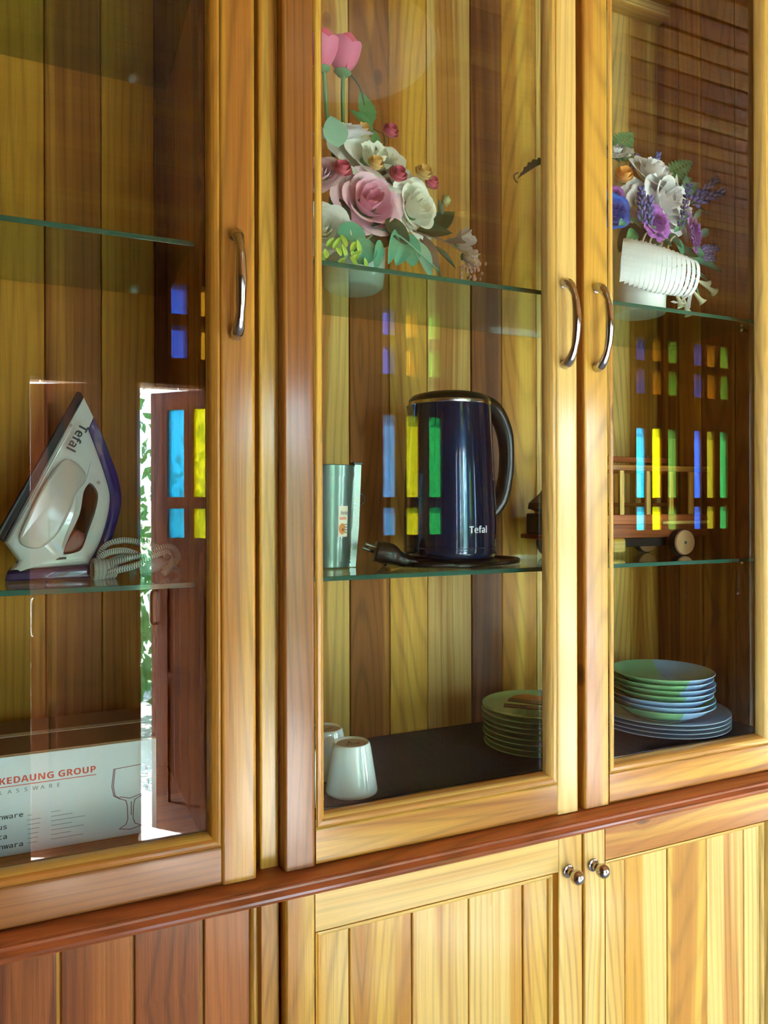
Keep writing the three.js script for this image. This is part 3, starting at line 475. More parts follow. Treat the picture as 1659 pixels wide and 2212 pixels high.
{
  const N = 8; for (let k = 0; k < N; k++) dishThing('stoneware_bowl', .0855 - (N - 1 - k) * .0006, .0125, `dark green shallow bowl, ${k === 0 ? 'lowest' : k === 7 ? 'topmost, holding the forks' : ord[k] + ' from the bottom'} of the shaded stack`, V(.692 + .0012 * Math.sin(k * 2.1), LF + k * .0083, .970 + .001 * Math.cos(k * 3)), -.3 + .5 * Math.sin(k * 2.3), 'shaded bowls stacked in the middle');
  const y = LF + 7 * .0083;
  const forkG = (() => { const hd = prism([[-.004, -.095], [.004, -.095], [.0025, -.03], [.0075, -.018], [.0095, 0], [-.0095, 0], [-.0075, -.018], [-.0025, -.03]], -.0008, .0008, 'z', .2), tn = [-.0078, -.0026, .0026, .0078].map((x) => new THREE.BoxGeometry(.0026, .036, .0014).toNonIndexed().translate(x, .016, 0)); tn.forEach((g) => g.deleteAttribute('uv')); return [hd, tn]; })();
  const bm = mat('#54463a', .35, { metalness: .9 });
  const fork = thing('dinner_fork', 'dark bronze fork in the top shaded bowl, its tines pointing left', 'fork', null, 'forks in the top shaded bowl');
  part('fork_handle', forkG[0], bm, fork); for (const g of forkG[1]) part('tine', g, bm, fork);
  const lay = (f, s, d, dy, rx, ry, rz) => { f.position.copy(V(s, y - SH * 0 - 0 + dy, d)); f.rotation.set(rx, ry, rz, 'YXZ'); };
  lay(fork, .652, .938, .0195, -1.53, .95, 0);
  const f2 = copy(fork, 'dark bronze fork just behind the leftmost fork in the shaded bowl'); lay(f2, .668, .950, .0225, -1.53, .80, 0);
  const f3 = copy(fork, 'dark bronze fork crossing at the front edge of the shaded bowl'); lay(f3, .700, .918, .0195, -1.55, 1.9, 0);
  const sp = thing('wooden_spoon', 'light wooden spoon lying in the top shaded bowl behind the forks', 'spoon', V(.700, y + .0165, .985)); sp.rotation.y = -.5;
  part('spoon_bowl', new THREE.SphereGeometry(.018, 24, 12).scale(1.35, .28, .8).translate(-.012, 0, 0), mat('#c98b4a', .5), sp); part('spoon_handle', sweep([new THREE.Vector3(.006, 0, 0), new THREE.Vector3(.04, .002, 0), new THREE.Vector3(.062, .003, 0)], [.0045, .004, .005], 12, 10, .7), mat('#b87a3e', .5), sp);
}
{
  const bigG = lathe([[.001, .002], [.06, .002], [.072, .004], [.1115, .0122], [.112, .0132], [.1105, .0138], [.072, .0066], [.058, .0046], [.001, .0042]].reverse(), 96), bm = mat('#a9bed2', .2, { clearcoat: .5 }), mk = mat('#2a3440', .5);
  for (let k = 0; k < 4; k++) {
    const t = thing('dinner_plate', ['blue-grey dinner plate lowest on the cabinet floor', 'blue-grey dinner plate second from the floor', 'blue-grey dinner plate just beneath the dark-marked one', 'blue-grey dinner plate with dark rim marks under the green dishes'][k], 'plate', V(.957, LF + k * .0068, .980), 'large blue-grey plates'); t.rotation.y = k * .7;
    part('plate_body', bigG, bm, t); part('foot_ring', lathe([[.058, .0025], [.058, 0], [.062, 0], [.062, .003]], 48), bm, t);
    if (k === 3) for (let q = 0; q < 4; q++) part('rim_mark', new THREE.BoxGeometry(.009, .0006, .0028).translate(.0985, .0116, 0).rotateZ(.0).applyMatrix4(new THREE.Matrix4().makeRotationY(-k * .7 + .12 - q * .075)), mk, t);
  }
  const b0 = LF + 3 * .0068 + .0086, N = 7;
  for (let k = 0; k < N; k++) dishThing('stoneware_dish', .083 + (k === 0 ? .001 : 0), .0235, `green and blue dish, ${k === 0 ? 'lowest' : k === N - 1 ? 'topmost and fully visible' : ord[k] + ' from the bottom'} in the bright stack`, V(.934 + .0022 * Math.sin(k * 1.9 + 1), b0 + k * .0087, .954 + .001 * Math.cos(k * 2.7)), [-.55, -2.2, -1.9, -.5, -.62, -.45, -.42][k], 'bright two-tone dishes');
}
{ // wooden toy truck
  const t = thing('toy_truck', 'dark wooden toy truck with a railed bed and tan disc wheels', 'toy truck', V(.9, IH, 1.05)), L = wm('sapA', 0), D = wm('redA', 1), M = wm('heartA', 1);
  const bx = (n, s0, s1, h0, h1, d0, d1, m, r = .0015, gr = 'x') => part(n, woodUV(new RoundedBoxGeometry(s1 - s0, h1 - h0, d1 - d0, 2, r).translate((s0 + s1) / 2 - .9, (h0 + h1) / 2 - IH, 1.05 - (d0 + d1) / 2), gr), m, t);
  bx('truck_bed', .79, 1.102, -.058, -.034, 1.012, 1.092, D); bx('bed_side', .79, 1.102, -.034, -.017, 1.008, 1.018, D); bx('bed_side', .79, 1.102, -.034, -.017, 1.086, 1.096, D);
  bx('bed_strip', .99, 1.10, -.0345, -.0290, 1.006, 1.0085, L, .0008);
  for (const d of [1.008, 1.089]) { bx('rail', .83, 1.104, .0595, .0695, d, d + .007, M); for (const s of [.845, .9, .9595, 1.013, 1.062]) bx('post', s - .0048, s + .0048, -.018, .0595, d + .001, d + .0065, L, .001, 'y'); }
  bx('rail', .83, 1.09, .0795, .090, 1.088, 1.094, D); bx('rail', .83, 1.09, -.0035, .0035, 1.0885, 1.0945, M);
  for (const s of [.80, .94, 1.03]) for (const h of [.0955, .0785]) part('screw', new THREE.SphereGeometry(.0028, 10, 8).translate(s - .9, h - .004 - IH, 1.05 - 1.0868), screwMat, t);
  bx('axle', .885, 1.02, -.0745, -.0585, 1.03, 1.075, mat('#211a16', .6), .002); bx('bracket', .888, .92, -.084, -.058, 1.02, 1.05, L, .006);
  for (const [s, d] of [[1.03, 1.002], [1.03, 1.092], [.81, 1.002], [.81, 1.092]]) {
    const w = sub('wheel', t), z = 1.05 - d; part('tyre', new THREE.CylinderGeometry(.0235, .0235, .014, 36).rotateX(Math.PI / 2).translate(s - .9, .0235, z - .002), mat('#1d1714', .5), w);
    part('wheel_disc', new THREE.CylinderGeometry(.0215, .0225, .004, 36).rotateX(Math.PI / 2).translate(s - .9, .0235, z + .0062), mat('#d0a070', .5), w); part('wheel_pin', new THREE.SphereGeometry(.0026, 10, 8).translate(s - .9, .0235, z + .0085), screwMat, w);
  }
  bx('cab_base', .748, .79, -.0575, -.050, 1.01, 1.094, D); bx('bonnet', .754, .785, -.050, -.014, 1.018, 1.086, mat('#2a2321', .5), .003);
  part('cab_back', prism([[-.118, .0765], [-.111, .0765], [-.104, .098], [-.090, .134], [-.098, .140], [-.116, .112], [-.140, .094], [-.142, .084], [-.134, .0825]], -.036, .036, 'z', .4), mat('#4a3a34', .5), t);
  bx('cab_post', .770, .776, -.014, .010, 1.02, 1.026, L, .001, 'y'); bx('cab_post', .770, .776, -.014, .010, 1.078, 1.084, L, .001, 'y');
}

// ---------------------------------------------------------------- flowers
const petalCache = new Map();
function petal(l, ci, co, R0, ruffle) {
  const key = [l.r, l.z, l.hw, l.curl, ci, co, R0, ruffle].join();
  if (petalCache.has(key)) return petalCache.get(key);
  const nu = 10, nv = 9, pos = [], col = [], idx = [], a = C(ci), b = C(co), sd = Math.floor(l.r * 1000);
  for (let j = 0; j <= nv; j++) for (let i = 0; i <= nu; i++) {
    const v = j / nv, u = i / nu * 2 - 1, e = v * (1 - .20 * Math.pow(Math.abs(u), 2.6));
    const w = l.hw * (.25 + .75 * Math.pow(Math.sin(Math.PI * Math.min(.62, .08 + v * .56)), .8)), out = Math.max(0, e - .68);
    const wob = ruffle * (noise(u * 3 + 7, v * 2.2, sd) - .5) * v * v;
    const r = l.r * Math.pow(Math.sin(Math.min(1, e * 1.12) * Math.PI / 2), .75) + l.curl * out * out * 7 * l.r + wob * .25, y = l.z * Math.pow(e, 1.15) - l.curl * out * out * 5.5 * l.z + wob * .3;
    const th = u * w; pos.push(Math.sin(th) * r * R0, y * R0, Math.cos(th) * r * R0);
    const c = a.clone().lerp(b, smooth(.25, .95, v) * .85 + .15 * noise(u * 4, v * 4, sd)); col.push(c.r, c.g, c.b);
  }
  for (let j = 0; j < nv; j++) for (let i = 0; i < nu; i++) { const k = j * (nu + 1) + i; idx.push(k, k + 1, k + nu + 1, k + 1, k + nu + 2, k + nu + 1); }
  const g = new THREE.BufferGeometry(); g.setAttribute('position', new THREE.Float32BufferAttribute(pos, 3)); g.setAttribute('color', new THREE.Float32BufferAttribute(col, 3)); g.setIndex(idx); g.computeVertexNormals();
  petalCache.set(key, g); return g;
}
const petalMat = mat('#ffffff', .65, { vertexColors: true, side: THREE.DoubleSide, sheen: .3, transmission: .12 });
const LAYERS = {
  rose: [[3, .20, 1.02, 1.2, 0], [3, .36, 1.06, 1.05, .05], [4, .55, 1.02, .95, .16], [5, .78, .86, .86, .30], [5, 1.0, .58, .84, .42]],
  open: [[3, .22, .70, 1.1, .05], [4, .46, .78, .95, .22], [5, .76, .66, .84, .38], [6, 1.05, .36, .74, .46]],
  bud: [[3, .55, 1.5, 1.4, 0], [4, .78, 1.25, 1.15, .08], [4, .95, .85, 1.0, .15]],
  carnation: [[6, .25, .95, .8, .1], [8, .5, .95, .6, .25], [10, .78, .8, .5, .4], [12, 1.02, .55, .42, .5]],
  tulip: [[3, .62, 1.75, 1.25, -.05], [3, .80, 1.6, 1.2, .06]],
  lily: [[3, .62, 1.9, .8, .12], [3, .85, 1.5, .75, .25]],
};
function flower(parent, name, kind, c, dir, R0, inner, outer, split = false, ruffle = .25) {
  const g = sub(name, parent); g.position.copy(c).sub(parent.position); g.quaternion.setFromUnitVectors(new THREE.Vector3(0, 1, 0), new THREE.Vector3(...dir).normalize());
  const all = []; LAYERS[kind].forEach(([n, r, z, hw, curl], k) => {
    const G = petal({ r, z: z * .9, hw, curl }, C(inner).lerp(C(outer), k / (LAYERS[kind].length - 1) * .7).getStyle(), C(inner).lerp(C(outer), .25 + .75 * k / (LAYERS[kind].length - 1)).getStyle(), R0, ruffle);
    for (let i = 0; i < n; i++) { const a = i / n * 2 * Math.PI + k * 1.1 + R(-.1, .1), t = R(-.08, .08); const M = new THREE.Matrix4().makeRotationY(a).multiply(new THREE.Matrix4().makeRotationX(t)); M.setPosition(0, -.45 * R0, 0);
      if (split) { const m = part('petal', G, petalMat, g); m.applyMatrix4(M); } else all.push(G.clone().applyMatrix4(M)); }
  });
  if (all.length) part('petals', mergeGeometries(all), petalMat, g);
  part('calyx', lathe([[.0001, -.5 * R0], [.22 * R0, -.5 * R0], [.42 * R0, -.32 * R0], [.30 * R0, -.18 * R0]], 12), leafMats.mid, g);
  return g;
}
const leafMats = { mid: mat('#5e8f5a', .5, { side: THREE.DoubleSide, transmission: .1 }), sage: mat('#86b39a', .6, { side: THREE.DoubleSide }), teal: mat('#4c9678', .5, { side: THREE.DoubleSide }), dark: mat('#2c4630', .45, { side: THREE.DoubleSide }), serr: mat('#4f8a55', .5, { side: THREE.DoubleSide }), lime: mat('#a3c84e', .5, { side: THREE.DoubleSide }), euca: mat('#6fa48a', .55, { side: THREE.DoubleSide }), brown: mat('#6b5647', .6, { side: THREE.DoubleSide }) };
function leafGeo(L, Wd, o = {}) {
  const nv = 14, nu = 6, pos = [], idx = [], { pow = 1, fold = .18, bend = .12, serr = 0, round = .5 } = o;
  for (let j = 0; j <= nv; j++) for (let i = 0; i <= nu; i++) {
    const v = j / nv, u = i / nu * 2 - 1; let w = Math.pow(Math.sin(Math.PI * Math.pow(v, round === .5 ? .85 : round)), pow); if (serr) w *= 1 - serr * ((j % 2) ? 1 : 0);
    pos.push(u * w * Wd / 2, v * L, Math.abs(u) * w * Wd * fold - bend * L * v * v + .01 * Wd * Math.sin(v * 9 + u * 3));
  }
  for (let j = 0; j < nv; j++) for (let i = 0; i < nu; i++) { const k = j * (nu + 1) + i; idx.push(k, k + 1, k + nu + 1, k + 1, k + nu + 2, k + nu + 1); }
  const g = new THREE.BufferGeometry(); g.setAttribute('position', new THREE.Float32BufferAttribute(pos, 3)); g.setIndex(idx); g.computeVertexNormals(); return g;
}
function leafAt(parent, base, tip, wd, m, nrm = [0, .3, 1], o = {}, name = 'leaf') {
  const b = V(...base), t = V(...tip), y = t.clone().sub(b), L = y.length(); y.normalize(); const z = new THREE.Vector3(...nrm); z.addScaledVector(y, -z.dot(y)).normalize(); const x = new THREE.Vector3().crossVectors(y, z);
  const q = part(name, leafGeo(L, wd, o), m, parent); q.matrix.makeBasis(x, y, z).setPosition(b.sub(parent.position)); q.matrix.decompose(q.position, q.quaternion, q.scale); return q;
}
function stemAt(parent, pts, r = .0018, m = leafMats.mid, name = 'stem') { return part(name, sweep(pts.map((p) => V(...p).sub(parent.position)), [r * 1.2, r], 20, 7), m, parent); }
function lavender(parent, base, tip, n = 9, col = '#7878c8', size = .0042) {
  const b = V(...base).sub(parent.position), t = V(...tip).sub(parent.position), g = sub('lavender_sprig', parent), ax = t.clone().sub(b).normalize(), x = new THREE.Vector3(1, 0, 0).cross(ax).normalize(), y = ax.clone().cross(x), all = [];
  part('sprig_stem', sweep([b, b.clone().lerp(t, .5), t], [.0014, .0008], 10, 6), leafMats.mid, g);
  for (let k = 0; k < n; k++) for (let i = 0; i < 4; i++) { const f = .12 + .88 * k / (n - 1), a = i * Math.PI / 2 + k * .8, r = size * (1.5 - .7 * f), p = b.clone().lerp(t, f).addScaledVector(x, Math.cos(a) * r).addScaledVector(y, Math.sin(a) * r); const s = new THREE.SphereGeometry(size * .62, 7, 5).scale(1, 1.7, 1); s.applyQuaternion(new THREE.Quaternion().setFromUnitVectors(new THREE.Vector3(0, 1, 0), ax.clone().addScaledVector(x, Math.cos(a) * .9).addScaledVector(y, Math.sin(a) * .9).normalize())); s.translate(p.x, p.y, p.z); all.push(s); }
  part('florets', mergeGeometries(all), mat(col, .6), g);
}
function fern(parent, base, tip, wd, m, n = 9, nrm = [0, .2, 1]) {
  const b = V(...base), t = V(...tip), g = sub('fern_frond', parent), ax = t.clone().sub(b), L = ax.length(); ax.normalize(); const z = new THREE.Vector3(...nrm).normalize(), x = new THREE.Vector3().crossVectors(ax, z).normalize(), h = (v) => [v.x, v.y - EYE, -v.z];
  g.position.set(0, 0, 0); part('rib', sweep([b.clone().sub(parent.position), b.clone().lerp(t, .5).sub(parent.position), t.clone().sub(parent.position)], [.0014, .0006], 10, 6), m, g);
  for (let k = 0; k < n; k++) for (const s of [-1, 1]) { const f = .12 + .84 * k / (n - 1), w = wd * Math.sin(Math.PI * (.22 + .72 * f)), p = b.clone().addScaledVector(ax, f * L), e = p.clone().addScaledVector(x, s * w).addScaledVector(ax, w * .45); const l = leafAt(parent, h(p), h(e), L * 1.15 / n, m, nrm, { pow: .6, fold: .1 }); g.add(l); }
}
// ---- left arrangement, pastel roses
{
  const a = thing('flower_arrangement', 'pastel rose arrangement in a pale pot behind the middle pane', 'flower arrangement', V(.402, .3131, 1.01));
  part('pot', lathe([[.001, 0], [.036, 0], [.043, .004], [.0455, .02], [.047, .055], [.0475, .066], [.045, .066], [.044, .02], [.001, .006]], 56), mat('#cfe6ea', .2, { clearcoat: .6 }), a);
  part('moss', new THREE.SphereGeometry(.05, 24, 16).scale(1, .8, 1).translate(0, .075, 0), leafMats.dark, a);
  const core = [.402, .40, 1.0], dirTo = (p) => [p[0] - core[0], p[1] - core[1], (core[2] - p[2]) + .02];
  const F = (n, k, p, r, i, o, split, d, ruf) => { flower(a, n, k, V(...p), d ?? dirTo(p), r, i, o, split, ruf); };
  F('tulip', 'tulip', [.383, .632, 1.0], .031, '#e0506e', '#d8709a', true, [.05, 1, .15]); F('tulip', 'tulip', [.347, .624, .99], .030, '#d8264e', '#e07aa0', true, [-.1, 1, .2]);
  stemAt(a, [[.383, .620, 1.0], [.382, .58, 1.0], [.386, .52, 1.005], [.395, .42, 1.01]], .0026); stemAt(a, [[.350, .61, .99], [.36, .54, 1.0], [.39, .42, 1.01]], .0024);
  F('white_rose', 'open', [.372, .532, .985], .034, '#f1f4ee', '#e6e6ee', true); F('white_rose', 'open', [.425, .497, .972], .052, '#f3f2df', '#eef5f1', true, [.1, .55, .8], .5); F('white_rose', 'open', [.462, .488, .985], .034, '#f0efdc', '#e6efe9', true, [.6, .4, .6], .5);
  F('pink_rose', 'rose', [.400, .418, .945], .043, '#e884ae', '#f7d9e6', true, [-.02, .22, 1], .22); F('white_rose', 'rose', [.479, .428, .96], .038, '#f4f3de', '#f3f6ee', true, [.35, .1, .9], .35);
  F('white_rose', 'rose', [.330, .368, .935], .030, '#eef1e4', '#eef4f0', true, [-.3, .05, .9], .3); F('pink_rose', 'rose', [.333, .450, .955], .024, '#e6b9cc', '#efd5e2', true, [-.4, .3, .8]);
  for (const [p, r] of [[[.358, .452, .94], .0135], [[.440, .459, .94], .0140], [[.511, .474, .975], .0120], [[.456, .550, 1.0], .0130]]) F('rosebud', 'bud', p, r, '#cc4a66', '#e58ba0', false, [p[0] - .41, .35, .6]);
  for (const [p, r] of [[[.490, .478, .96], .0140], [[.407, .468, .94], .0125], [[.408, .537, .99], .0125]]) F('rosebud', 'bud', p, r, '#e0a94e', '#efe0a0', false, [p[0] - .41, .4, .6]);
  F('rosebud', 'bud', [.537, .455, .98], .0095, '#c6cf8a', '#d8dfae', false, [.6, .3, .5]);
  leafAt(a, [.425, .553, 1.01], [.418, .613, 1.01], .034, leafMats.serr, [.2, .1, 1], { serr: .12 }); leafAt(a, [.43, .545, 1.0], [.395, .575, 1.0], .018, leafMats.serr, [0, .3, 1], { serr: .12 }); leafAt(a, [.432, .548, 1.0], [.428, .505, .985], .018, leafMats.serr, [.2, .3, 1], { serr: .12 });
  stemAt(a, [[.400, .636, 1.02], [.415, .615, 1.015], [.43, .56, 1.012], [.45, .545, 1.005], [.42, .45, 1.0]], .0012, leafMats.dark);
  leafAt(a, [.357, .487, .95], [.345, .527, .945], .036, leafMats.sage, [-.1, .1, 1], { pow: .8, fold: .06 });
  const rd = { pow: .55, fold: .06, bend: .05 };
  leafAt(a, [.388, .366, .93], [.343, .360, .918], .032, leafMats.teal, [0, .2, 1], rd); leafAt(a, [.392, .358, .925], [.372, .321, .915], .034, leafMats.teal, [0, .2, 1], rd); leafAt(a, [.408, .360, .925], [.398, .318, .918], .02, leafMats.teal, [.6, .2, 1], rd);
  leafAt(a, [.418, .392, .93], [.452, .362, .925], .032, leafMats.dark, [0, .4, 1], rd); leafAt(a, [.452, .378, .935], [.436, .332, .93], .026, leafMats.teal, [.1, .2, 1], { pow: .7 }); leafAt(a, [.458, .385, .945], [.462, .335, .935], .034, leafMats.teal, [.1, .2, 1], rd); leafAt(a, [.430, .378, .925], [.420, .328, .918], .017, leafMats.teal, [.3, .2, 1], { pow: .8 });
  leafAt(a, [.492, .392, .965], [.556, .447, .975], .032, leafMats.dark, [-.1, .4, 1], { fold: .1 }); leafAt(a, [.480, .395, .965], [.535, .402, .95], .030, leafMats.dark, [0, .6, 1], { fold: .1 }); leafAt(a, [.485, .392, .962], [.512, .338, .945], .024, leafMats.brown, [.1, .3, 1]); leafAt(a, [.470, .380, .95], [.495, .322, .935], .026, leafMats.sage, [.1, .3, 1]);
  leafAt(a, [.50, .375, .96], [.520, .330, .955], .010, leafMats.dark); leafAt(a, [.51, .380, .965], [.548, .352, .96], .011, leafMats.dark); leafAt(a, [.53, .39, .97], [.57, .395, .965], .010, leafMats.brown); leafAt(a, [.345, .42, .955], [.372, .375, .94], .030, leafMats.dark); leafAt(a, [.335, .41, .95], [.345, .36, .935], .026, leafMats.dark); leafAt(a, [.44, .395, .95], [.40, .355, .945], .04, leafMats.dark); leafAt(a, [.53, .428, .98], [.523, .452, .97], .012, leafMats.dark);
  for (let k = 0; k < 16; k++) { const s = R(.318, .385), h = R(.318, .345); leafAt(a, [s, h - .004, R(.908, .92)], [s + R(-.014, .014), h + R(.004, .014), .91], .0075, leafMats.lime, [0, .4, 1], { pow: .7 }, 'sprig_leaf'); }
  stemAt(a, [[.40, .385, .95], [.43, .372, .925], [.47, .352, .93], [.505, .335, .94]], .0011, leafMats.euca); stemAt(a, [[.42, .39, .95], [.38, .35, .925], [.35, .325, .915]], .0011, leafMats.euca); stemAt(a, [[.47, .39, .95], [.53, .385, .96], [.585, .372, .975]], .0011, leafMats.brown);
  F('dried_flower', 'lily', [.566, .400, .985], .019, '#cdbcb2', '#d9cfc6', true, [.5, .1, .8]); F('dried_flower', 'lily', [.577, .378, .985], .017, '#c9b6aa', '#dcd0c6', true, [.7, -.4, .7]);
  const br = sub('berry_sprig', a), all = []; for (let k = 0; k < 26; k++) { const s = new THREE.SphereGeometry(.0024, 8, 6).scale(1, 1.3, 1); const p = V(R(.566, .604), R(.342, .372), R(.97, .99)).sub(a.position); s.translate(p.x, p.y, p.z); all.push(s); } part('berries', mergeGeometries(all), mat('#d9a48e', .5), br);
}
// ---- right arrangement, white pot with ribbon loops
{
  const a = thing('flower_arrangement', 'white, purple and blue flowers in a white pot tied with ribbon loops', 'flower arrangement', V(.887, .3131, .952));
  part('pot', lathe([[.001, 0], [.039, 0], [.0405, .002], [.0415, .05], [.0425, .098], [.0405, .099], [.039, .05], [.001, .006]], 56), mat('#f3f6f4', .25, { clearcoat: .5 }), a);
  part('moss', new THREE.SphereGeometry(.034, 24, 16).scale(1.3, 1.3, .9).translate(.024, .128, -.022), leafMats.dark, a);
  const rib = sub('ribbon_bow', a), band = (pts, w) => { const c = new THREE.CatmullRomCurve3(pts), n = 26, pos = [], idx = []; for (let i = 0; i <= n; i++) { const p = c.getPoint(i / n), t = c.getTangent(i / n), b = new THREE.Vector3(.25, .1, 1).cross(t).normalize().cross(t).normalize(); for (const s of [-1, 1]) pos.push(p.x + b.x * w * s, p.y + b.y * w * s, p.z + b.z * w * s); } for (let i = 0; i < n; i++) idx.push(2 * i, 2 * i + 1, 2 * i + 2, 2 * i + 1, 2 * i + 3, 2 * i + 2); const g = new THREE.BufferGeometry(); g.setAttribute('position', new THREE.Float32BufferAttribute(pos, 3)); g.setIndex(idx); g.computeVertexNormals(); return g; };
  const ribbonMat = mat('#f2f6f8', .35, { side: THREE.DoubleSide, sheen: .4 });
  for (let k = 0; k < 16; k++) {                          // loops stand side by side like a loose coil, turning away to the right
    const f = k / 15, turn = -.66 + .70 * Math.pow(f, 1.4), cx = lerp(-.078, .062, f), rv = .037 * (.80 + .20 * Math.sin(.6 + f * 2.4)), rd = .020, pts = [];
    for (let i = 0; i <= 12; i++) { const t = i / 12 * 2 * Math.PI; pts.push(new THREE.Vector3(cx + Math.sin(turn) * rd * Math.cos(t) + .004 * Math.sin(t), .066 + rv * Math.sin(t) - .010 * f, .050 - .006 * f + Math.cos(turn) * rd * Math.cos(t))); }
    const c = new THREE.CatmullRomCurve3(pts, false), pos = [], idx = [], n = 36, w = .0037, bx = new THREE.Vector3(Math.cos(turn), .12, -Math.sin(turn)).multiplyScalar(w);
    for (let i = 0; i <= n; i++) { const p = c.getPoint(i / n); for (const q of [-1, 1]) pos.push(p.x + bx.x * q, p.y + bx.y * q, p.z + bx.z * q); }
    for (let i = 0; i < n; i++) idx.push(2 * i, 2 * i + 1, 2 * i + 2, 2 * i + 1, 2 * i + 3, 2 * i + 2);
    const g = new THREE.BufferGeometry(); g.setAttribute('position', new THREE.Float32BufferAttribute(pos, 3)); g.setIndex(idx); g.computeVertexNormals(); part('ribbon_loop', g, ribbonMat, rib);
  }
  part('ribbon_tail', band([[.045, .055, .05], [.066, .040, .045], [.062, .018, .045], [.055, .004, .05]].map((p) => new THREE.Vector3(...p)), .0036), ribbonMat, rib); part('ribbon_tail', band([[.02, .045, .05], [.052, .028, .052], [.034, .012, .05], [.018, .012, .052]].map((p) => new THREE.Vector3(...p)), .003), ribbonMat, rib);
  const core = [.91, .46, .985], dirTo = (p) => [p[0] - core[0], p[1] - core[1], (core[2] - p[2]) + .03], F = (n, k, p, r, i, o, split, d, ruf) => flower(a, n, k, V(...p), d ?? dirTo(p), r, i, o, split, ruf);
  F('white_rose', 'rose', [.936, .562, .97], .040, '#f6f4f4', '#f4f5f7', true, [.1, .6, .8], .4); F('white_rose', 'rose', [.946, .508, .95], .046, '#f7f2f4', '#f3f4f8', true, [.2, .1, 1], .5); F('white_rose', 'open', [1.004, .513, .965], .042, '#f3eef2', '#f3f3f6', true, [.6, .1, .8], .5); F('white_rose', 'open', [.898, .505, .955], .032, '#f4eef2', '#efeff6', true, [-.1, .1, 1], .5);
  F('ranunculus', 'bud', [.855, .537, .955], .0165, '#f0a838', '#ffd080', false, [-.2, .5, .8], .2); F('blue_rose', 'rose', [.826, .474, .945], .026, '#0a3fb8', '#1f6ae0', true, [-.2, .1, 1], .4);
  F('carnation', 'carnation', [.896, .462, .925], .026, '#8a2fa0', '#b26cc8', true, [.05, .25, 1], .9); F('carnation', 'carnation', [1.004, .464, .945], .026, '#8a38a8', '#b478cc', true, [.5, .1, .8], .9); F('carnation', 'carnation', [.842, .508, .96], .014, '#8a2fa0', '#b26cc8', false, [-.3, .2, .9], .8);
  F('hydrangea', 'carnation', [.878, .604, 1.0], .024, '#eef0f2', '#e8ecf0', true, [-.3, .7, .5], .8);
  lavender(a, [.862, .452, .92], [.861, .505, .92], 7, '#5a5a9c'); lavender(a, [.876, .448, .92], [.884, .496, .925], 7, '#6262a8'); lavender(a, [.938, .450, .915], [.958, .525, .915], 8, '#4a4a86', .0036); lavender(a, [1.03, .532, .98], [1.095, .585, .985], 8, '#7c7cd0', .005); lavender(a, [1.03, .528, .975], [1.100, .562, .975], 7, '#7474c8', .005); lavender(a, [1.028, .440, .96], [1.072, .452, .965], 8, '#7880cc', .0052); lavender(a, [1.03, .428, .96], [1.06, .432, .96], 6, '#7880cc', .005); lavender(a, [.955, .585, 1.0], [.974, .615, 1.0], 5, '#7070b8'); lavender(a, [.915, .58, 1.0], [.926, .605, 1.0], 4, '#7070b8', .003);
  fern(a, [.868, .592, 1.005], [.925, .645, 1.01], .024, leafMats.mid, 9); fern(a, [.870, .600, 1.0], [.918, .612, 1.0], .020, leafMats.mid, 8); fern(a, [.985, .575, 1.0], [1.052, .616, 1.0], .020, leafMats.mid, 9); fern(a, [.99, .560, 1.0], [1.050, .585, 1.0], .020, leafMats.mid, 8); fern(a, [1.0, .545, 1.0], [1.035, .555, 1.0], .014, leafMats.mid, 6);
  leafAt(a, [1.022, .545, .99], [1.036, .590, .99], .018, leafMats.euca); leafAt(a, [1.025, .550, .99], [1.066, .582, .99], .018, leafMats.euca); leafAt(a, [1.026, .548, .985], [1.06, .560, .985], .013, leafMats.euca); leafAt(a, [1.02, .535, .985], [1.088, .527, .985], .020, leafMats.teal, [0, .7, 1]); leafAt(a, [1.03, .50, .975], [1.052, .525, .975], .010, leafMats.sage);
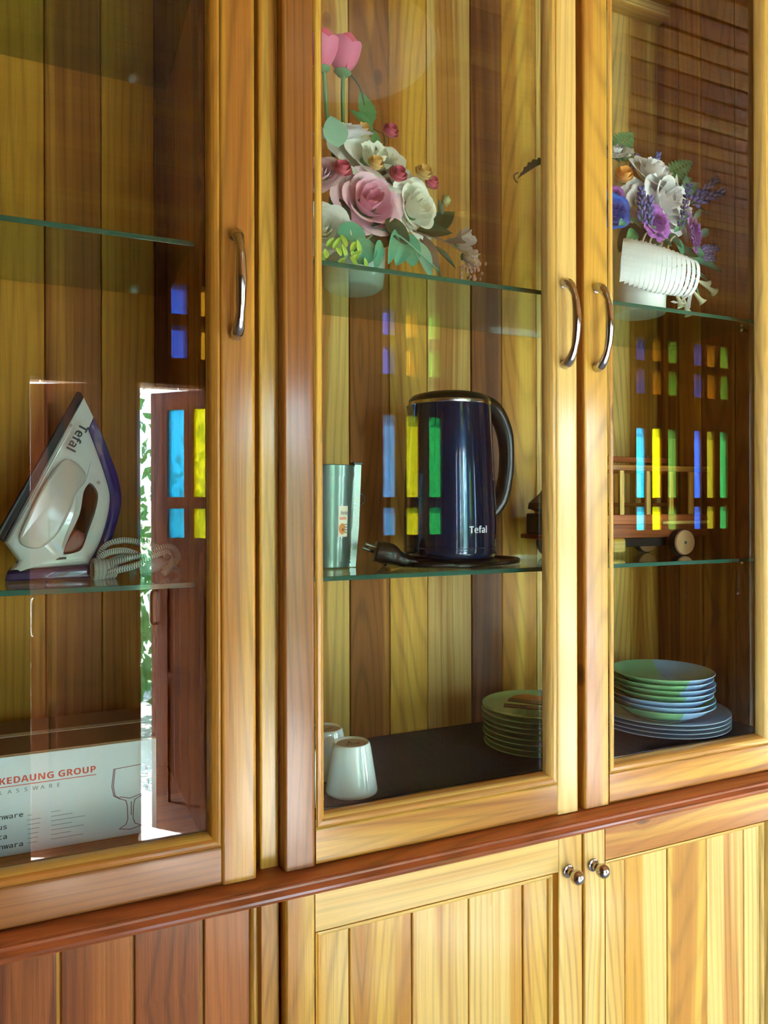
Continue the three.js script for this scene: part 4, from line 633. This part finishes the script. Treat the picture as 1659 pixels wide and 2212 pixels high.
  leafAt(a, [.985, .432, .96], [1.074, .409, .95], .030, leafMats.teal, [.1, .45, 1], { bend: .03 }); leafAt(a, [.872, .448, .945], [.838, .420, .925], .022, leafMats.serr, [0, .3, 1]); leafAt(a, [.880, .452, .94], [.850, .462, .93], .016, leafMats.serr); leafAt(a, [.845, .458, .94], [.826, .446, .93], .014, leafMats.teal); leafAt(a, [.960, .46, .95], [.985, .49, .935], .014, leafMats.teal); leafAt(a, [.955, .455, .95], [.978, .415, .94], .022, leafMats.teal, [.2, .2, 1]); leafAt(a, [.985, .45, .96], [1.0, .412, .95], .024, leafMats.euca, [.3, .2, 1]); leafAt(a, [1.04, .47, .97], [1.066, .49, .97], .016, leafMats.euca); leafAt(a, [.93, .45, .94], [.962, .43, .93], .020, leafMats.dark); leafAt(a, [.86, .44, .94], [.84, .40, .93], .022, leafMats.dark); leafAt(a, [.90, .44, .93], [.93, .425, .92], .018, leafMats.dark); leafAt(a, [.97, .43, .95], [1.01, .425, .94], .020, leafMats.dark); leafAt(a, [1.0, .44, .955], [1.04, .43, .95], .018, leafMats.teal);
  const trump = (b, t) => { const B = V(...b).sub(a.position), T = V(...t).sub(a.position); part('trumpet_flower', (() => { const g = lathe([[.0012, 0], [.002, .3], [.0032, .75], [.0046, .9], [.0075, 1], [.0066, .985], [.0028, .8]], 12), L = B.distanceTo(T); g.scale(1, L, 1); g.applyQuaternion(new THREE.Quaternion().setFromUnitVectors(new THREE.Vector3(0, 1, 0), T.clone().sub(B).normalize())); return g.translate(B.x, B.y, B.z); })(), mat('#dfe3c0', .6, { side: THREE.DoubleSide }), a); };
  trump([.950, .380, .95], [.962, .331, .935]); trump([.968, .378, .95], [.978, .318, .935]); trump([.992, .380, .955], [1.021, .346, .945]); trump([1.010, .395, .96], [1.060, .371, .955]); trump([1.02, .392, .965], [1.05, .385, .96]);
  for (const [p, q] of [[[.95, .40, .95], [.955, .35, .94]], [[.96, .40, .95], [.985, .35, .94]], [[.985, .40, .955], [1.03, .36, .95]], [[1.0, .405, .96], [1.055, .392, .955]], [[1.0, .40, .96], [1.045, .378, .955]], [[.94, .40, .95], [.945, .345, .945]], [[.99, .41, .96], [1.05, .40, .955]], [[1.01, .40, .96], [1.03, .355, .955]]]) leafAt(a, p, q, .005, leafMats.euca, [0, .4, 1], {}, 'sprig_leaf');
  for (const s of [.87, .885, .91, .925]) stemAt(a, [[s, .40, .94], [s + .004, .435, .925], [s + .012, .442, .925]], .0015, mat('#b9a98a', .7), 'dry_stem');
  // the frond that reaches left behind the door stiles
  leafAt(a, [.735, .555, .98], [.672, .524, .99], .026, leafMats.dark, [.2, .8, .5], { serr: .25, fold: .3 }); stemAt(a, [[.88, .46, .98], [.80, .53, .985], [.725, .545, .985]], .0016, leafMats.dark); stemAt(a, [[.674, .526, .99], [.667, .520, .99], [.669, .513, .99], [.674, .510, .99]], .0011, leafMats.brown);
}
shade(scene);
renderer.render(scene, camera);
